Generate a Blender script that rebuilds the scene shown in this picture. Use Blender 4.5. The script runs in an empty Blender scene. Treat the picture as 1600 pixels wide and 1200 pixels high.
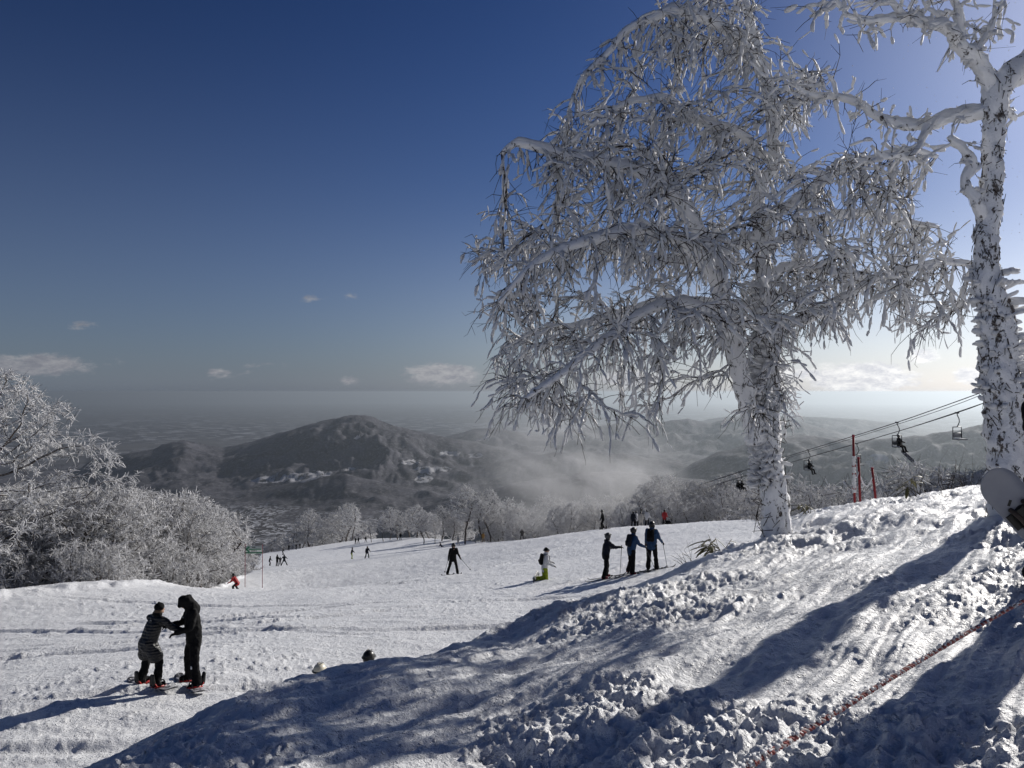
import bpy, bmesh, math, random
import numpy as np
from mathutils import Vector, Matrix

random.seed(7); RNG = np.random.default_rng(7)
SC = bpy.context.scene
COL = SC.collection
R = math.radians
F = 1164.0            # focal length in photo pixels (1600 wide)
CV = 612.0            # photo row of the true horizontal

# ------------------------------------------------------------ camera, sky, sun
cam = bpy.data.cameras.new('camera'); cam.sensor_width = 36; cam.lens = 36 * F / 1600
cam.clip_start = 0.05; cam.clip_end = 300000
co = bpy.data.objects.new('camera', cam); COL.objects.link(co)
co.location = (0, 0, 0); co.rotation_euler = (R(90) + math.atan(12 / F), 0, 0)
SC.camera = co

SUN_AZ, SUN_EL = R(46), R(22)
SUN = Vector((math.sin(SUN_AZ) * math.cos(SUN_EL), math.cos(SUN_AZ) * math.cos(SUN_EL), math.sin(SUN_EL)))
sl = bpy.data.lights.new('sun', 'SUN'); sl.energy = 5.0; sl.angle = R(0.53); sl.color = (1.0, 0.955, 0.89)
so = bpy.data.objects.new('sun', sl); COL.objects.link(so)
so.rotation_euler = SUN.to_track_quat('Z', 'Y').to_euler()
so.location = (40, 40, 30)

SC.view_settings.view_transform = 'Standard'
SC.view_settings.look = 'None'
SC.view_settings.exposure = 0.0
SC.view_settings.gamma = 1.0
SC.view_settings.use_curve_mapping = False
SC.cycles.use_denoising = True
SC.cycles.max_bounces = 6
SC.cycles.diffuse_bounces = 3
SC.cycles.transparent_max_bounces = 8
SC.cycles.volume_bounces = 0

class NT:
    """tiny node helper"""
    def __init__(s, tree): s.t = tree
    def n(s, typ, **kw):
        nd = s.t.nodes.new(typ)
        for k, v in kw.items():
            if k.startswith('i_'):
                nd.inputs[int(k[2:]) if k[2:].isdigit() else k[2:].replace('_', ' ')].default_value = v
            else: setattr(nd, k, v)
        return nd
    def l(s, a, b): s.t.links.new(a, b)
    def math(s, op, a, b=None, c=None, clamp=False):
        nd = s.t.nodes.new('ShaderNodeMath'); nd.operation = op; nd.use_clamp = clamp
        for i, x in enumerate((a, b, c)):
            if x is None: continue
            if isinstance(x, (int, float)): nd.inputs[i].default_value = x
            else: s.l(x, nd.inputs[i])
        return nd.outputs[0]
    def mix(s, fac, a, b, blend='MIX'):
        nd = s.t.nodes.new('ShaderNodeMix'); nd.data_type = 'RGBA'; nd.blend_type = blend
        for sock, x in ((nd.inputs[0], fac), (nd.inputs[6], a), (nd.inputs[7], b)):
            if isinstance(x, (int, float)): sock.default_value = x
            elif isinstance(x, tuple): sock.default_value = (*x, 1)[:4]
            else: s.l(x, sock)
        return nd.outputs[2]
    def ramp(s, x, a, b, lo=0.0, hi=1.0, smooth=True):
        nd = s.t.nodes.new('ShaderNodeMapRange'); nd.interpolation_type = 'SMOOTHSTEP' if smooth else 'LINEAR'
        s.l(x, nd.inputs[0])
        for i, v in enumerate((a, b, lo, hi)): nd.inputs[i + 1].default_value = v
        return nd.outputs[0]
    def noise(s, vec, scale, detail=4, rough=.55, dim='3D'):
        nd = s.t.nodes.new('ShaderNodeTexNoise'); nd.noise_dimensions = dim
        nd.inputs['Scale'].default_value = scale; nd.inputs['Detail'].default_value = detail
        nd.inputs['Roughness'].default_value = rough
        if vec is not None: s.l(vec, nd.inputs['Vector'])
        return nd.outputs[0]

def make_world():
    w = bpy.data.worlds.new('World'); SC.world = w; w.use_nodes = True
    t = NT(w.node_tree); bg = w.node_tree.nodes['Background']
    sky = t.n('ShaderNodeTexSky', sky_type='NISHITA', sun_disc=False, sun_elevation=SUN_EL, sun_rotation=SUN_AZ,
              altitude=1500, air_density=1.0, dust_density=1.2, ozone_density=5.0)
    g = t.n('ShaderNodeGamma'); g.inputs[1].default_value = 1.5; t.l(sky.outputs[0], g.inputs[0])
    col = t.mix(1.0, g.outputs[0], (0.455, 0.415, 0.425), 'MULTIPLY')
    tc = t.n('ShaderNodeTexCoord'); sep = t.n('ShaderNodeSeparateXYZ'); t.l(tc.outputs['Generated'], sep.inputs[0])
    X, Y, Z = sep.outputs
    el = t.math('MULTIPLY', t.math('ARCSINE', Z), 57.2958)            # degrees
    az = t.math('MULTIPLY', t.math('ARCTAN2', X, Y), 57.2958)
    dot = t.n('ShaderNodeVectorMath', operation='DOT_PRODUCT'); t.l(tc.outputs['Generated'], dot.inputs[0]); dot.inputs[1].default_value = SUN
    near = t.math('POWER', t.math('MAXIMUM', dot.outputs['Value'], 0.0), 5.0)    # how close to the sun
    glow = t.math('MULTIPLY', t.math('POWER', t.math('MAXIMUM', dot.outputs['Value'], 0.0), 22.0), 5.2)
    gc = t.n('ShaderNodeCombineColor'); [t.l(glow, gc.inputs[i]) for i in range(3)]
    col = t.mix(1.0, col, gc.outputs[0], 'ADD')
    # low haze layer along the whole horizon, brighter towards the sun
    hz_col = t.mix(t.math('MULTIPLY', near, t.ramp(el, 17.0, 2.5)), (2.95, 3.5, 4.45), (27.5, 27.7, 27.7))
    hz = t.math('MULTIPLY', t.math('POWER', t.ramp(el, 34.0, -1.0, smooth=False), 2.6), 0.95)
    hz_col = t.mix(1.0, hz_col, t.mix(t.ramp(el, 0.9, -1.0), (1, 1, 1), (.72, .73, .76)), 'MULTIPLY')
    col = t.mix(hz, col, hz_col)
    # cloud cover: thin broken cumulus band low over the plain, all the way round, plus a few wisps
    def vec(kx, ky, off):
        c = t.n('ShaderNodeCombineXYZ'); t.l(t.math('MULTIPLY', az, kx), c.inputs[0]); t.l(t.math('MULTIPLY', el, ky), c.inputs[1])
        c.inputs[2].default_value = off; return c.outputs[0]
    n1 = t.noise(vec(.42, .95, 3.1), 1.0, 7, .6)
    n2 = t.noise(vec(.13, .42, 8.7), 1.0, 4, .5)
    band = t.math('MULTIPLY', t.ramp(el, 0.2, 1.1), t.ramp(el, 3.4, 1.6))
    m = t.math('MULTIPLY', band, t.ramp(n2, .62, .76))
    seeds = [(692, 586, 62, 20, 1.35), (50, 570, 130, 20, 1.15), (1345, 592, 95, 26, 1.5), (1445, 556, 30, 15, 1.1), (1520, 588, 40, 16, 1.2),
             (130, 508, 36, 12, .8), (484, 466, 26, 10, .7), (550, 463, 20, 9, .6), (1250, 186, 26, 18, .7),
             (545, 594, 22, 9, .8), (360, 590, 40, 7, .45), (985, 590, 60, 18, 1.2), (730, 408, 22, 6, .5), (1330, 640, 160, 22, .7)]
    for u, v, su, sv, a in seeds:
        da = math.degrees(math.atan2(u - 800, F)); de = math.degrees(math.atan2(CV - v, math.hypot(F, u - 800)))
        ka = su / F * 57.3 * math.cos(R(da)) ** 2; ke = sv / F * 57.3 * math.cos(R(da))
        dx = t.math('DIVIDE', t.math('SUBTRACT', az, da), ka); dy = t.math('DIVIDE', t.math('SUBTRACT', el, de), ke)
        gs = t.math('MULTIPLY', t.math('EXPONENT', t.math('MULTIPLY', t.math('ADD', t.math('MULTIPLY', dx, dx), t.math('MULTIPLY', dy, dy)), -1.0)), a)
        m = t.math('MAXIMUM', m, gs)
    n1b = t.noise(vec(1.3, 2.6, 5.5), 1.0, 8, .68)
    dens = t.ramp(t.math('ADD', t.math('MULTIPLY', m, .62), t.math('ADD', t.math('MULTIPLY', n1, .7), t.math('MULTIPLY', n1b, .75))), .98, 1.32)
    dens = t.math('MULTIPLY', dens, .92)
    tex = t.noise(vec(1.0, 2.3, 1.3), 1.0, 7, .68)
    cl = t.mix(near, (6.2, 6.3, 6.8), (36.0, 35.6, 34.8))
    cl = t.mix(t.ramp(tex, .3, .7), t.mix(1.0, cl, (.62, .64, .70), 'MULTIPLY'), cl)
    col = t.mix(dens, col, cl)
    t.l(col, bg.inputs[0]); bg.inputs[1].default_value = 0.05
make_world()

# ------------------------------------------------------------ noise
_T = np.random.default_rng(99); _G = _T.uniform(0, 2 * np.pi, 65536); _GX, _GY = np.cos(_G).astype(np.float32), np.sin(_G).astype(np.float32)
_U1 = _T.uniform(0, 1, 65536).astype(np.float32); _U2 = _T.uniform(0, 1, 65536).astype(np.float32); _U3 = _T.uniform(0, 1, 65536).astype(np.float32)
def _h(ix, iy, s):
    return ((ix.astype(np.int64) * 73856093) ^ (iy.astype(np.int64) * 19349663) ^ (s * 83492791 + 1013)) * 2654435761 >> 7 & 65535
def perlin(x, y, s=0):
    x0 = np.floor(x); y0 = np.floor(y); fx = x - x0; fy = y - y0
    u = fx * fx * fx * (fx * (fx * 6 - 15) + 10); v = fy * fy * fy * (fy * (fy * 6 - 15) + 10)
    def g(a, b):
        k = _h(x0 + a, y0 + b, s); return _GX[k] * (fx - a) + _GY[k] * (fy - b)
    a = g(0, 0); b = g(1, 0); c = g(0, 1); d = g(1, 1)
    return (a + u * (b - a) + v * (c - a + u * (a - b - c + d))) * 1.5
def fbm(x, y, octv=4, s=0, gain=.5, lac=2.03):
    z = 0; a = 1.0
    for i in range(octv):
        z = z + a * perlin(x, y, s + i * 17); x, y = x * lac + 3.7, y * lac - 1.9; a *= gain
    return z
def ridged(x, y, octv=5, s=0, gain=.5):
    z = 0; a = 1.0
    for i in range(octv):
        z = z + a * (1 - np.abs(perlin(x, y, s + i * 13)) * 1.6); x, y = x * 2.05 + 1.3, y * 2.05 + 5.1; a *= gain
    return z
def clods(x, y, cell, prob, s, flat=.6):
    """lumps of snow: half-sunk balls of random radius, height in units of one metre"""
    xs, ys = x / cell, y / cell; x0 = np.floor(xs); y0 = np.floor(ys); out = np.zeros_like(x)
    for i in (-1, 0, 1):
        for j in (-1, 0, 1):
            k = _h(x0 + i, y0 + j, s)
            r = .18 + .42 * _U3[k]; r = np.where(_U3[(k * 7 + 11) & 65535] < prob, r, 0)
            d2 = (xs - (x0 + i + _U1[k])) ** 2 + (ys - (y0 + j + _U2[k])) ** 2
            q = np.maximum(1 - d2 / np.maximum(r * r, 1e-6), 0); out = np.maximum(out, 1.1 * r * q * q)
    return out * cell * flat
def sstep(x, a, b):
    t = np.clip((x - a) / (b - a), 0, 1); return t * t * (3 - 2 * t)

# ------------------------------------------------------------ terrain shape
def W(u, v, d): return ((u - 800) / F * d, d, -(v - CV) / F * d)
CTRL = [(270, 1072, 14.2), (150, 1000, 22), (850, 906, 31), (947, 902, 28.6), (1019, 890, 28.8), (707, 898, 42), (371, 924, 55), (370, 934, 50), (942, 827, 68),
        (1000, 824, 76), (1038, 823, 77), (434, 884, 113), (562, 873, 104), (750, 847, 135), (463, 857, 235), (626, 843, 190),
        (0, 911, 42), (150, 907, 43), (260, 913, 46), (60, 1130, 12.2)]
_cp = [W(*c) for c in CTRL] + [(-3.3, 13.3, -5.62), (4, 8, -4.3), (30, 50, -8), (30, 20, -4), (-80, 120, -33), (0, 300, -50), (-4, 1, -4.1), (-30, 10, -9.3)]
_cp = np.array(_cp); BASE = lambda x, y: -3.16 + .148 * x - .156 * y
_res = _cp[:, 2] - BASE(_cp[:, 0], _cp[:, 1])
_K = np.sqrt(((_cp[:, None, :2] - _cp[None, :, :2]) ** 2).sum(-1) + 36.0)
_A = np.block([[_K + np.eye(len(_cp)) * -.05, np.ones((len(_cp), 1))], [np.ones((1, len(_cp))), np.zeros((1, 1))]])
_w = np.linalg.solve(_A, np.append(_res, 0))
def piste(x, y):
    z = BASE(x, y) + _w[-1]
    for (cx, cy, _), wi in zip(_cp, _w[:-1]): z = z + wi * np.sqrt((x - cx) ** 2 + (y - cy) ** 2 + 36.0)
    return z
EDGE_U = [-2000, 0, 200, 300, 350, 380, 392, 400, 408, 560, 700, 800, 900, 1000, 1100, 1160, 1230, 1300, 4000]
EDGE_R = [40, 43, 46, 52, 62, 72, 88, 150, 235, 245, 155, 108, 98, 90, 81, 72, 40, 26, 26]
def flank(r): return -.27 * r - 8
FLOOR = -905.0
def mound(x, y):
    z = -1.65 + np.where(x > 0, .224 * x, -.05 * x) - .151 * y + .06 * np.exp(-(x / 2.0) ** 2) - .011 * np.maximum(x - 5.5, 0) ** 2
    return z
_EX = np.array([-30, -8, -4.0, -2.9, -2.25, -2.0, -.6, .66, 3.1, 5.1, 7.2]); _EY = np.array([-30, -8, -2, 1, 4.7, 6.8, 8.8, 11, 13, 15, 18.4])
def edge_s(x, y):       # metres to the left of the mound's shoulder (perpendicular)
    ex = np.interp(y, _EY, _EX); return (ex - x) * .9
def ground_parts(x, y):
    r = np.hypot(x, y); u = np.where(y > 1e-3, 800 + F * x / np.maximum(y, 1e-3), np.where(x > 0, 4000, -2000))
    rr = np.interp(np.clip(u, -2000, 4000), EDGE_U, EDGE_R)
    P = piste(x, y)
    s = np.maximum(r * .97 - rr, 0); P = P - (.36 * s - .36 * 12 * (1 - np.exp(-s / 12)))
    P = np.maximum(P, np.minimum(flank(r), P + 400)) * 1.0
    P = np.where(r > 260, np.minimum(P, flank(r) * sstep(r, 260, 340) + P * (1 - sstep(r, 260, 340))), P)
    M = mound(x, y)
    es = edge_s(x, y)
    wob = .25 * perlin(x * .45, y * .45, 5)
    e2 = es + wob
    drop = .62 * np.log1p(np.exp(np.clip(e2 * 4, -30, 30))) / 4
    crest = np.maximum(r - 17.6 - .5 * perlin(x * .3, y * .3, 8), 0)
    M = M - drop - .018 * crest ** 2 - .25 * np.maximum(crest - 1.5, 0)
    back = np.maximum(-y - 4, 0); M = M + .1 * back
    k = .35; h = np.clip(.5 + .5 * (M - P) / k, 0, 1); base = P + (M - P) * h + k * h * (1 - h)
    return base, P, M, es, h, r, rr
def ground(x, y):
    x = np.atleast_1d(np.asarray(x, float)); y = np.atleast_1d(np.asarray(y, float))
    b, P, M, es, on, r, rr = ground_parts(x, y)
    z = b
    # --- mound relief
    mask = on
    lip = np.exp(-((es - .25) / .8) ** 2)
    wx = x + .09 * perlin(x * 3, y * 3, 61) + .035 * perlin(x * 11, y * 11, 63); wy = y + .09 * perlin(x * 3 + 9, y * 3, 62) + .035 * perlin(x * 11 + 5, y * 11, 64)
    chop = sstep(fbm(x * .33, y * .33, 3, 20), -.15, .55)
    # streaks left by sliding boards, running down along the bank
    a = R(47); sx = x * math.cos(a) + y * math.sin(a); sy = -x * math.sin(a) + y * math.cos(a)
    sq = sy + .25 * perlin(x * .5, y * .5, 3); streak = fbm(sx * .4, sq * 3.4, 3, 40) + .8 * np.abs(perlin(sx * .55, sq * 6.5, 41)) + .5 * np.abs(perlin(sx * .9 + 4, sq * 11, 42))
    m = .09 * fbm(x * .55, y * .55, 3, 30) + .03 * (ridged(wx * 1.5, wy * 1.5, 3, 31) - .9) * (0.35 + chop) + .034 * streak
    big = (.10 + .5 * chop ** 2 + .4 * lip)
    m = m + big * .18 * clods(wx, wy, .42, .26, 71, .42) + (.12 + .8 * chop + .5 * lip) * 0.23 * clods(wx + .2 * perlin(x * 6, y * 6, 4), wy, .19, .45, 72, .5)
    m = m + (.3 + .9 * chop) * (.016 * fbm(x * 7, y * 7, 3, 33) + .85 * clods(wx, wy, .10, .5, 73, .7) + .8 * clods(wx * .8 + 3, wy, .055, .5, 74, .7) + .012 * fbm(x * 17, y * 17, 2, 34))
    m = m + .016 * ridged(wx * 3.1, wy * 3.1, 4, 37, .6) * (.15 + chop) - .5 * clods(wx, wy, .62, .34, 75, .34) * (0.3 + chop)            # boot holes
    m = m + lip * (.28 * clods(wx, wy, .62, .5, 76, .45) + .07 * fbm(x * 1.6, y * 1.6, 3, 36))
    fl = sstep(es, .3, 1.4)
    m = m * (1 - .35 * fl)
    rough_crest = np.exp(-((r - 13.8) / 2.3) ** 2) * (x > 5) * sstep(es, 0., -1.)
    m = m + rough_crest * (.34 * clods(wx, wy, .5, .5, 77, .5) + .1 * fbm(x * 1.1, y * 1.1, 3, 38))
    z = z + m * mask
    # --- piste relief
    near = np.exp(-r / 90.0)
    p = .10 * fbm(x * .14, y * .14, 3, 50) + .012 * fbm(x * .7, y * .7, 3, 51) * near
    b2 = R(20); tx = x * math.cos(b2) + y * math.sin(b2); ty = -x * math.sin(b2) + y * math.cos(b2)
    wr = .9 * perlin(x * .11, y * .11, 53)
    g1 = fbm(tx * .5, (ty + wr) * 4.5, 3, 54); g2 = fbm(tx * .35 + 7, (ty * .8 + tx * .5 + wr * 2) * 3.1, 3, 55)
    p = p + .016 * g1 + .02 * g2 + .016 * (ridged(tx * .5, ty * 3.2 + wr, 3, 56) - .8) + .010 * fbm(tx * 1.1, ty * 9 + 3 * wr, 3, 59)
    dens = sstep(fbm(x * .16, y * .16, 3, 57), -.35, .5)
    p = p + dens * (.45 * clods(wx, wy, .30, .20, 81, .45) + .95 * clods(wx, wy, .14, .42, 82, .6))
    for kx in range(40):      # single carved tracks, a groove with a thrown-up rim
        q = np.random.default_rng(500 + kx); an = q.uniform(-.5, 1.0); off = q.uniform(-34, 30); amp = q.uniform(.8, 3); lam = q.uniform(9, 20); ph = q.uniform(0, 6)
        cx, cy = -4.0, 30.0; lx = (x - cx) * math.cos(an) + (y - cy) * math.sin(an); ly = -(x - cx) * math.sin(an) + (y - cy) * math.cos(an)
        dd = ly - off - amp * np.sin(lx / lam + ph)
        on2 = sstep(perlin(lx * .06, ly * 0 + kx, 90), -.15, .15)
        p = p + on2 * (-.05 * np.exp(-(dd / .14) ** 2) + .06 * np.exp(-((dd - .28) / .13) ** 2))
    # thrown-up rim of snow along the left edge of the piste
    rim = np.exp(-((r * .97 - rr + 1.2) / 1.6) ** 2) * (r < 80) * (x < -12)
    p = p + rim * (.16 + .5 * clods(wx, wy, .9, .6, 84, .45) + .14 * fbm(x * .8, y * .8, 3, 58))
    z = z + p * (1 - mask)
    return z
def gz(x, y): return float(ground(x, y)[0])
def smooth_z(x, y): return float(ground_parts(np.array([float(x)]), np.array([float(y)]))[0][0])
def at(u, d): x = (u - 800) / F * d; return x, d

# ------------------------------------------------------------ object helpers
def link(o, parent=None):
    COL.objects.link(o)
    if parent is not None: o.parent = parent
    return o
def tag(o, label=None, cat=None, group=None, kind=None):
    if label: o['label'] = label
    if cat: o['category'] = cat
    if group: o['group'] = group
    if kind: o['kind'] = kind
    return o
def empty(name, loc=(0, 0, 0), rz=0.0):
    o = bpy.data.objects.new(name, None); o.location = loc; o.rotation_euler = (0, 0, rz); o.empty_display_size = .2
    return link(o)
def np_mesh(name, V, faces, smooth=True, mats=()):
    """faces: list of int arrays (n, k), any k"""
    me = bpy.data.meshes.new(name); V = np.asarray(V, np.float32)
    faces = [f for f in faces if len(f)]
    me.vertices.add(len(V)); me.vertices.foreach_set('co', V.ravel())
    loops = np.concatenate([f.ravel() for f in faces]).astype(np.int32)
    sizes = np.concatenate([np.full(len(f), f.shape[1], np.int32) for f in faces])
    me.loops.add(len(loops)); me.loops.foreach_set('vertex_index', loops)
    me.polygons.add(len(sizes)); st = np.zeros(len(sizes), np.int32); st[1:] = np.cumsum(sizes)[:-1]
    me.polygons.foreach_set('loop_start', st)
    try: me.polygons.foreach_set('loop_total', sizes)
    except Exception: pass
    me.polygons.foreach_set('use_smooth', np.full(len(sizes), smooth))
    for m in mats: me.materials.append(m)
    me.update(calc_edges=True); return me
class MB:
    """collects pieces, builds one mesh"""
    def __init__(s): s.v = []; s.f = {}; s.n = 0
    def add(s, V, *faces):
        V = np.asarray(V, float).reshape(-1, 3); s.v.append(V)
        for f in faces:
            f = np.asarray(f, int); s.f.setdefault(f.shape[1], []).append(f + s.n)
        s.n += len(V); return s
    def box(s, c, size, rot=None):
        x, y, z = [a / 2 for a in size]
        V = np.array([(i * x, j * y, k * z) for i in (-1, 1) for j in (-1, 1) for k in (-1, 1)])
        if rot is not None: V = V @ np.array(rot).T
        return s.add(V + np.array(c), [(0, 1, 3, 2), (4, 6, 7, 5), (0, 4, 5, 1), (2, 3, 7, 6), (0, 2, 6, 4), (1, 5, 7, 3)])
    def tube(s, pts, rad, n=8, cap=True, jit=None):
        pts = np.asarray(pts, float); m = len(pts); rad = np.broadcast_to(np.asarray(rad, float), (m,))
        t = np.gradient(pts, axis=0) if m > 2 else np.repeat((pts[1:] - pts[:1]), 2, 0)
        t /= np.linalg.norm(t, axis=1)[:, None] + 1e-12
        ref = np.array((0, 0, 1.0)) if abs(t[0][2]) < .9 else np.array((1.0, 0, 0))
        V = []; a = np.linspace(0, 2 * np.pi, n, endpoint=False)
        u = np.cross(ref, t[0]); u /= np.linalg.norm(u)
        for i in range(m):
            u = u - t[i] * (u @ t[i]); u /= np.linalg.norm(u) + 1e-12; w = np.cross(t[i], u)
            rr = rad[i] * (1 if jit is None else jit(i, a))
            V.append(pts[i] + (np.cos(a) * rr)[:, None] * u + (np.sin(a) * rr)[:, None] * w)
        V = np.concatenate(V); i, j = np.meshgrid(np.arange(m - 1), np.arange(n), indexing='ij'); jn = (j + 1) % n
        q = np.stack([i * n + j, i * n + jn, (i + 1) * n + jn, (i + 1) * n + j], -1).reshape(-1, 4)
        s.add(V, q)
        if cap:
            s.f.setdefault(n, []).append(np.array([np.arange(n)[::-1], (m - 1) * n + np.arange(n)]) + s.n - len(V))
        return s
    def ball(s, c, r, n=12, m=8, rot=None):
        r = np.broadcast_to(np.asarray(r, float), (3,))
        th = np.linspace(0, np.pi, m + 1)[1:-1]; ph = np.linspace(0, 2 * np.pi, n, endpoint=False)
        V = [(0, 0, 1)] + [(math.sin(a) * math.cos(b), math.sin(a) * math.sin(b), math.cos(a)) for a in th for b in ph] + [(0, 0, -1)]
        V = np.array(V) * r
        if rot is not None: V = V @ np.array(rot).T
        q = [(1 + i * n + j, 1 + (i + 1) * n + j, 1 + (i + 1) * n + (j + 1) % n, 1 + i * n + (j + 1) % n) for i in range(m - 2) for j in range(n)]
        L = len(V) - 1
        tr = [(0, 1 + j, 1 + (j + 1) % n) for j in range(n)] + [(L, 1 + (m - 2) * n + (j + 1) % n, 1 + (m - 2) * n + j) for j in range(n)]
        s.add(V + np.array(c)); s.n -= len(V)
        for f in (q, tr): s.f.setdefault(len(f[0]), []).append(np.array(f) + s.n)
        s.n += len(V); return s
    def capsule(s, p0, p1, r0, r1, n=12):
        """closed tapered capsule"""
        p0 = np.array(p0, float); p1 = np.array(p1, float); d = p1 - p0; L = np.linalg.norm(d) + 1e-9; d /= L
        k = np.linspace(-np.pi / 2, 0, 4); pts = []; rad = []
        for a in k: pts.append(p0 + d * r0 * math.sin(a)); rad.append(max(r0 * math.cos(a), r0 * .08))
        for a in -k[::-1]: pts.append(p1 + d * r1 * math.sin(a)); rad.append(max(r1 * math.cos(a), r1 * .08))
        pts = np.array(pts); u = np.cross(d, (0, 0, 1.0) if abs(d[2]) < .9 else (1.0, 0, 0)); u /= np.linalg.norm(u); w = np.cross(d, u)
        a = np.linspace(0, 2 * np.pi, n, endpoint=False); m = len(pts)
        V = np.concatenate([pts[i] + rad[i] * (np.cos(a)[:, None] * u + np.sin(a)[:, None] * w) for i in range(m)])
        i, j = np.meshgrid(np.arange(m - 1), np.arange(n), indexing='ij'); jn = (j + 1) % n
        q = np.stack([i * n + j, i * n + jn, (i + 1) * n + jn, (i + 1) * n + j], -1).reshape(-1, 4)
        s.add(V, q); s.f.setdefault(n, []).append(np.array([np.arange(n)[::-1], (m - 1) * n + np.arange(n)]) + s.n - len(V))
        return s
    def mesh(s, name, mat, smooth=True):
        return np_mesh(name, np.concatenate(s.v), [np.concatenate(f) for f in s.f.values()], smooth, [mat] if mat else [])
    def obj(s, name, mat, parent=None, smooth=True, loc=None, remesh=None):
        o = bpy.data.objects.new(name, s.mesh(name, mat, smooth)); link(o, parent)
        if loc is not None: o.location = loc
        if remesh:
            m = o.modifiers.new('remesh', 'REMESH'); m.mode = 'VOXEL'; m.voxel_size = remesh; m.use_smooth_shade = True
            m = o.modifiers.new('smooth', 'SMOOTH'); m.factor = .5; m.iterations = 3
        return o

# ------------------------------------------------------------ materials
MATS = {}
def mat(name, col, rough=.7, var=.12, scale=20, metal=0, spec=.4, bump=0, transl=0):
    if name in MATS: return MATS[name]
    m = bpy.data.materials.new(name); m.use_nodes = True; t = NT(m.node_tree); b = m.node_tree.nodes['Principled BSDF']
    tc = t.n('ShaderNodeTexCoord'); n = t.noise(tc.outputs['Object'], scale, 4, .6)
    lo = tuple(c * (1 - var) for c in col); hi = tuple(min(c * (1 + var), 1) for c in col)
    t.l(t.mix(t.ramp(n, .3, .7), lo, hi), b.inputs['Base Color'])
    b.inputs['Roughness'].default_value = rough; b.inputs['Metallic'].default_value = metal; b.inputs['Specular IOR Level'].default_value = spec
    if bump:
        bp = t.n('ShaderNodeBump'); bp.inputs['Strength'].default_value = bump; bp.inputs['Distance'].default_value = .01; t.l(n, bp.inputs['Height']); t.l(bp.outputs[0], b.inputs['Normal'])
    if transl:
        tr = t.n('ShaderNodeBsdfTranslucent'); tr.inputs[0].default_value = (*[min(1, c * 1.03) for c in col], 1)
        mx = t.n('ShaderNodeMixShader'); mx.inputs[0].default_value = transl
        t.l(b.outputs[0], mx.inputs[1]); t.l(tr.outputs[0], mx.inputs[2]); t.l(mx.outputs[0], m.node_tree.nodes['Material Output'].inputs[0])
    MATS[name] = m; return m
def snow_ground():
    m = bpy.data.materials.new('ground_snow'); m.use_nodes = True; t = NT(m.node_tree); b = m.node_tree.nodes['Principled BSDF']
    geo = t.n('ShaderNodeNewGeometry'); P = geo.outputs['Position']
    n1 = t.noise(P, 9, 6, .65); n2 = t.noise(P, 55, 5, .7); n3 = t.noise(P, 1.7, 5, .6)
    t.l(t.mix(t.ramp(n3, .3, .7), (.80, .81, .83), (.87, .875, .885)), b.inputs['Base Color'])
    b.inputs['Roughness'].default_value = .42; b.inputs['Specular IOR Level'].default_value = .35
    h = t.math('ADD', t.math('MULTIPLY', n1, .045), t.math('MULTIPLY', n2, .012))
    h = t.math('ADD', h, t.math('MULTIPLY', t.noise(P, 3.2, 5, .62), .05))
    h = t.math('ADD', h, t.math('MULTIPLY', t.noise(P, 160, 3, .7), .004))
    h = t.math('ADD', h, t.math('MULTIPLY', t.ramp(t.noise(P, 21, 3, .6), .56, .74), .020))
    bp = t.n('ShaderNodeBump'); bp.inputs['Strength'].default_value = .95; bp.inputs['Distance'].default_value = 1.0
    t.l(h, bp.inputs['Height']); t.l(bp.outputs[0], b.inputs['Normal'])
    return m
M_GROUND = snow_ground()
M_RIME = mat('rime_snow', (.82, .825, .84), .6, .04, 30, spec=.3, bump=.25, transl=.28)
M_RIME_FAR = mat('rime_far', (.80, .80, .81), .6, .14, 6, spec=.2, transl=.30)
M_TWIG = mat('twig_bark', (.035, .027, .024), .8, .35, 40, spec=.2)
M_BRANCH = mat('branch_bark', (.10, .085, .075), .8, .5, 12, spec=.2)
M_BLACK = mat('black_cloth', (.007, .007, .008), .85, .3, 30, spec=.12)
M_BLACK2 = mat('black_shell', (.006, .006, .0068), .8, .3, 30, spec=.14)
M_NAVY = mat('navy_cloth', (.008, .010, .018), .8, .25, 30, spec=.15)
M_BLUE = mat('blue_shell', (.006, .036, .10), .6, .18, 20, spec=.3)
M_RED = mat('red_shell', (.30, .010, .014), .6, .15, 20, spec=.3)
M_DRED = mat('dark_red_shell', (.20, .012, .03), .6, .15, 20, spec=.3)
M_LIME = mat('lime_cloth', (.22, .27, .015), .75, .2, 20, spec=.25)
M_WHITE = mat('white_cloth', (.55, .55, .56), .75, .1, 20, spec=.25)
M_TAN = mat('tan_cloth', (.34, .24, .13), .75, .15, 20)
M_PALE = mat('pale_cloth', (.42, .40, .37), .75, .1, 20)
M_ORANGE = mat('orange_cloth', (.40, .22, .06), .75, .1, 20)
M_SKIN = mat('skin', (.42, .25, .18), .55, .08, 15)
M_HAIR = mat('brown_hair', (.09, .055, .03), .6, .3, 60)
M_PLASTIC = mat('black_plastic', (.012, .012, .012), .35, .2, 20)
M_REDPL = mat('red_plastic', (.45, .03, .025), .35, .15, 20)
M_CREAM = mat('cream_plastic', (.62, .58, .46), .4, .05, 10)
M_LENS = mat('goggle_lens', (.02, .018, .02), .12, .1, 10, spec=.6)
M_METAL = mat('grey_metal', (.22, .225, .24), .45, .15, 12, metal=.6)
M_STEEL = mat('dark_steel', (.05, .052, .058), .5, .2, 12, metal=.4)
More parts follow.
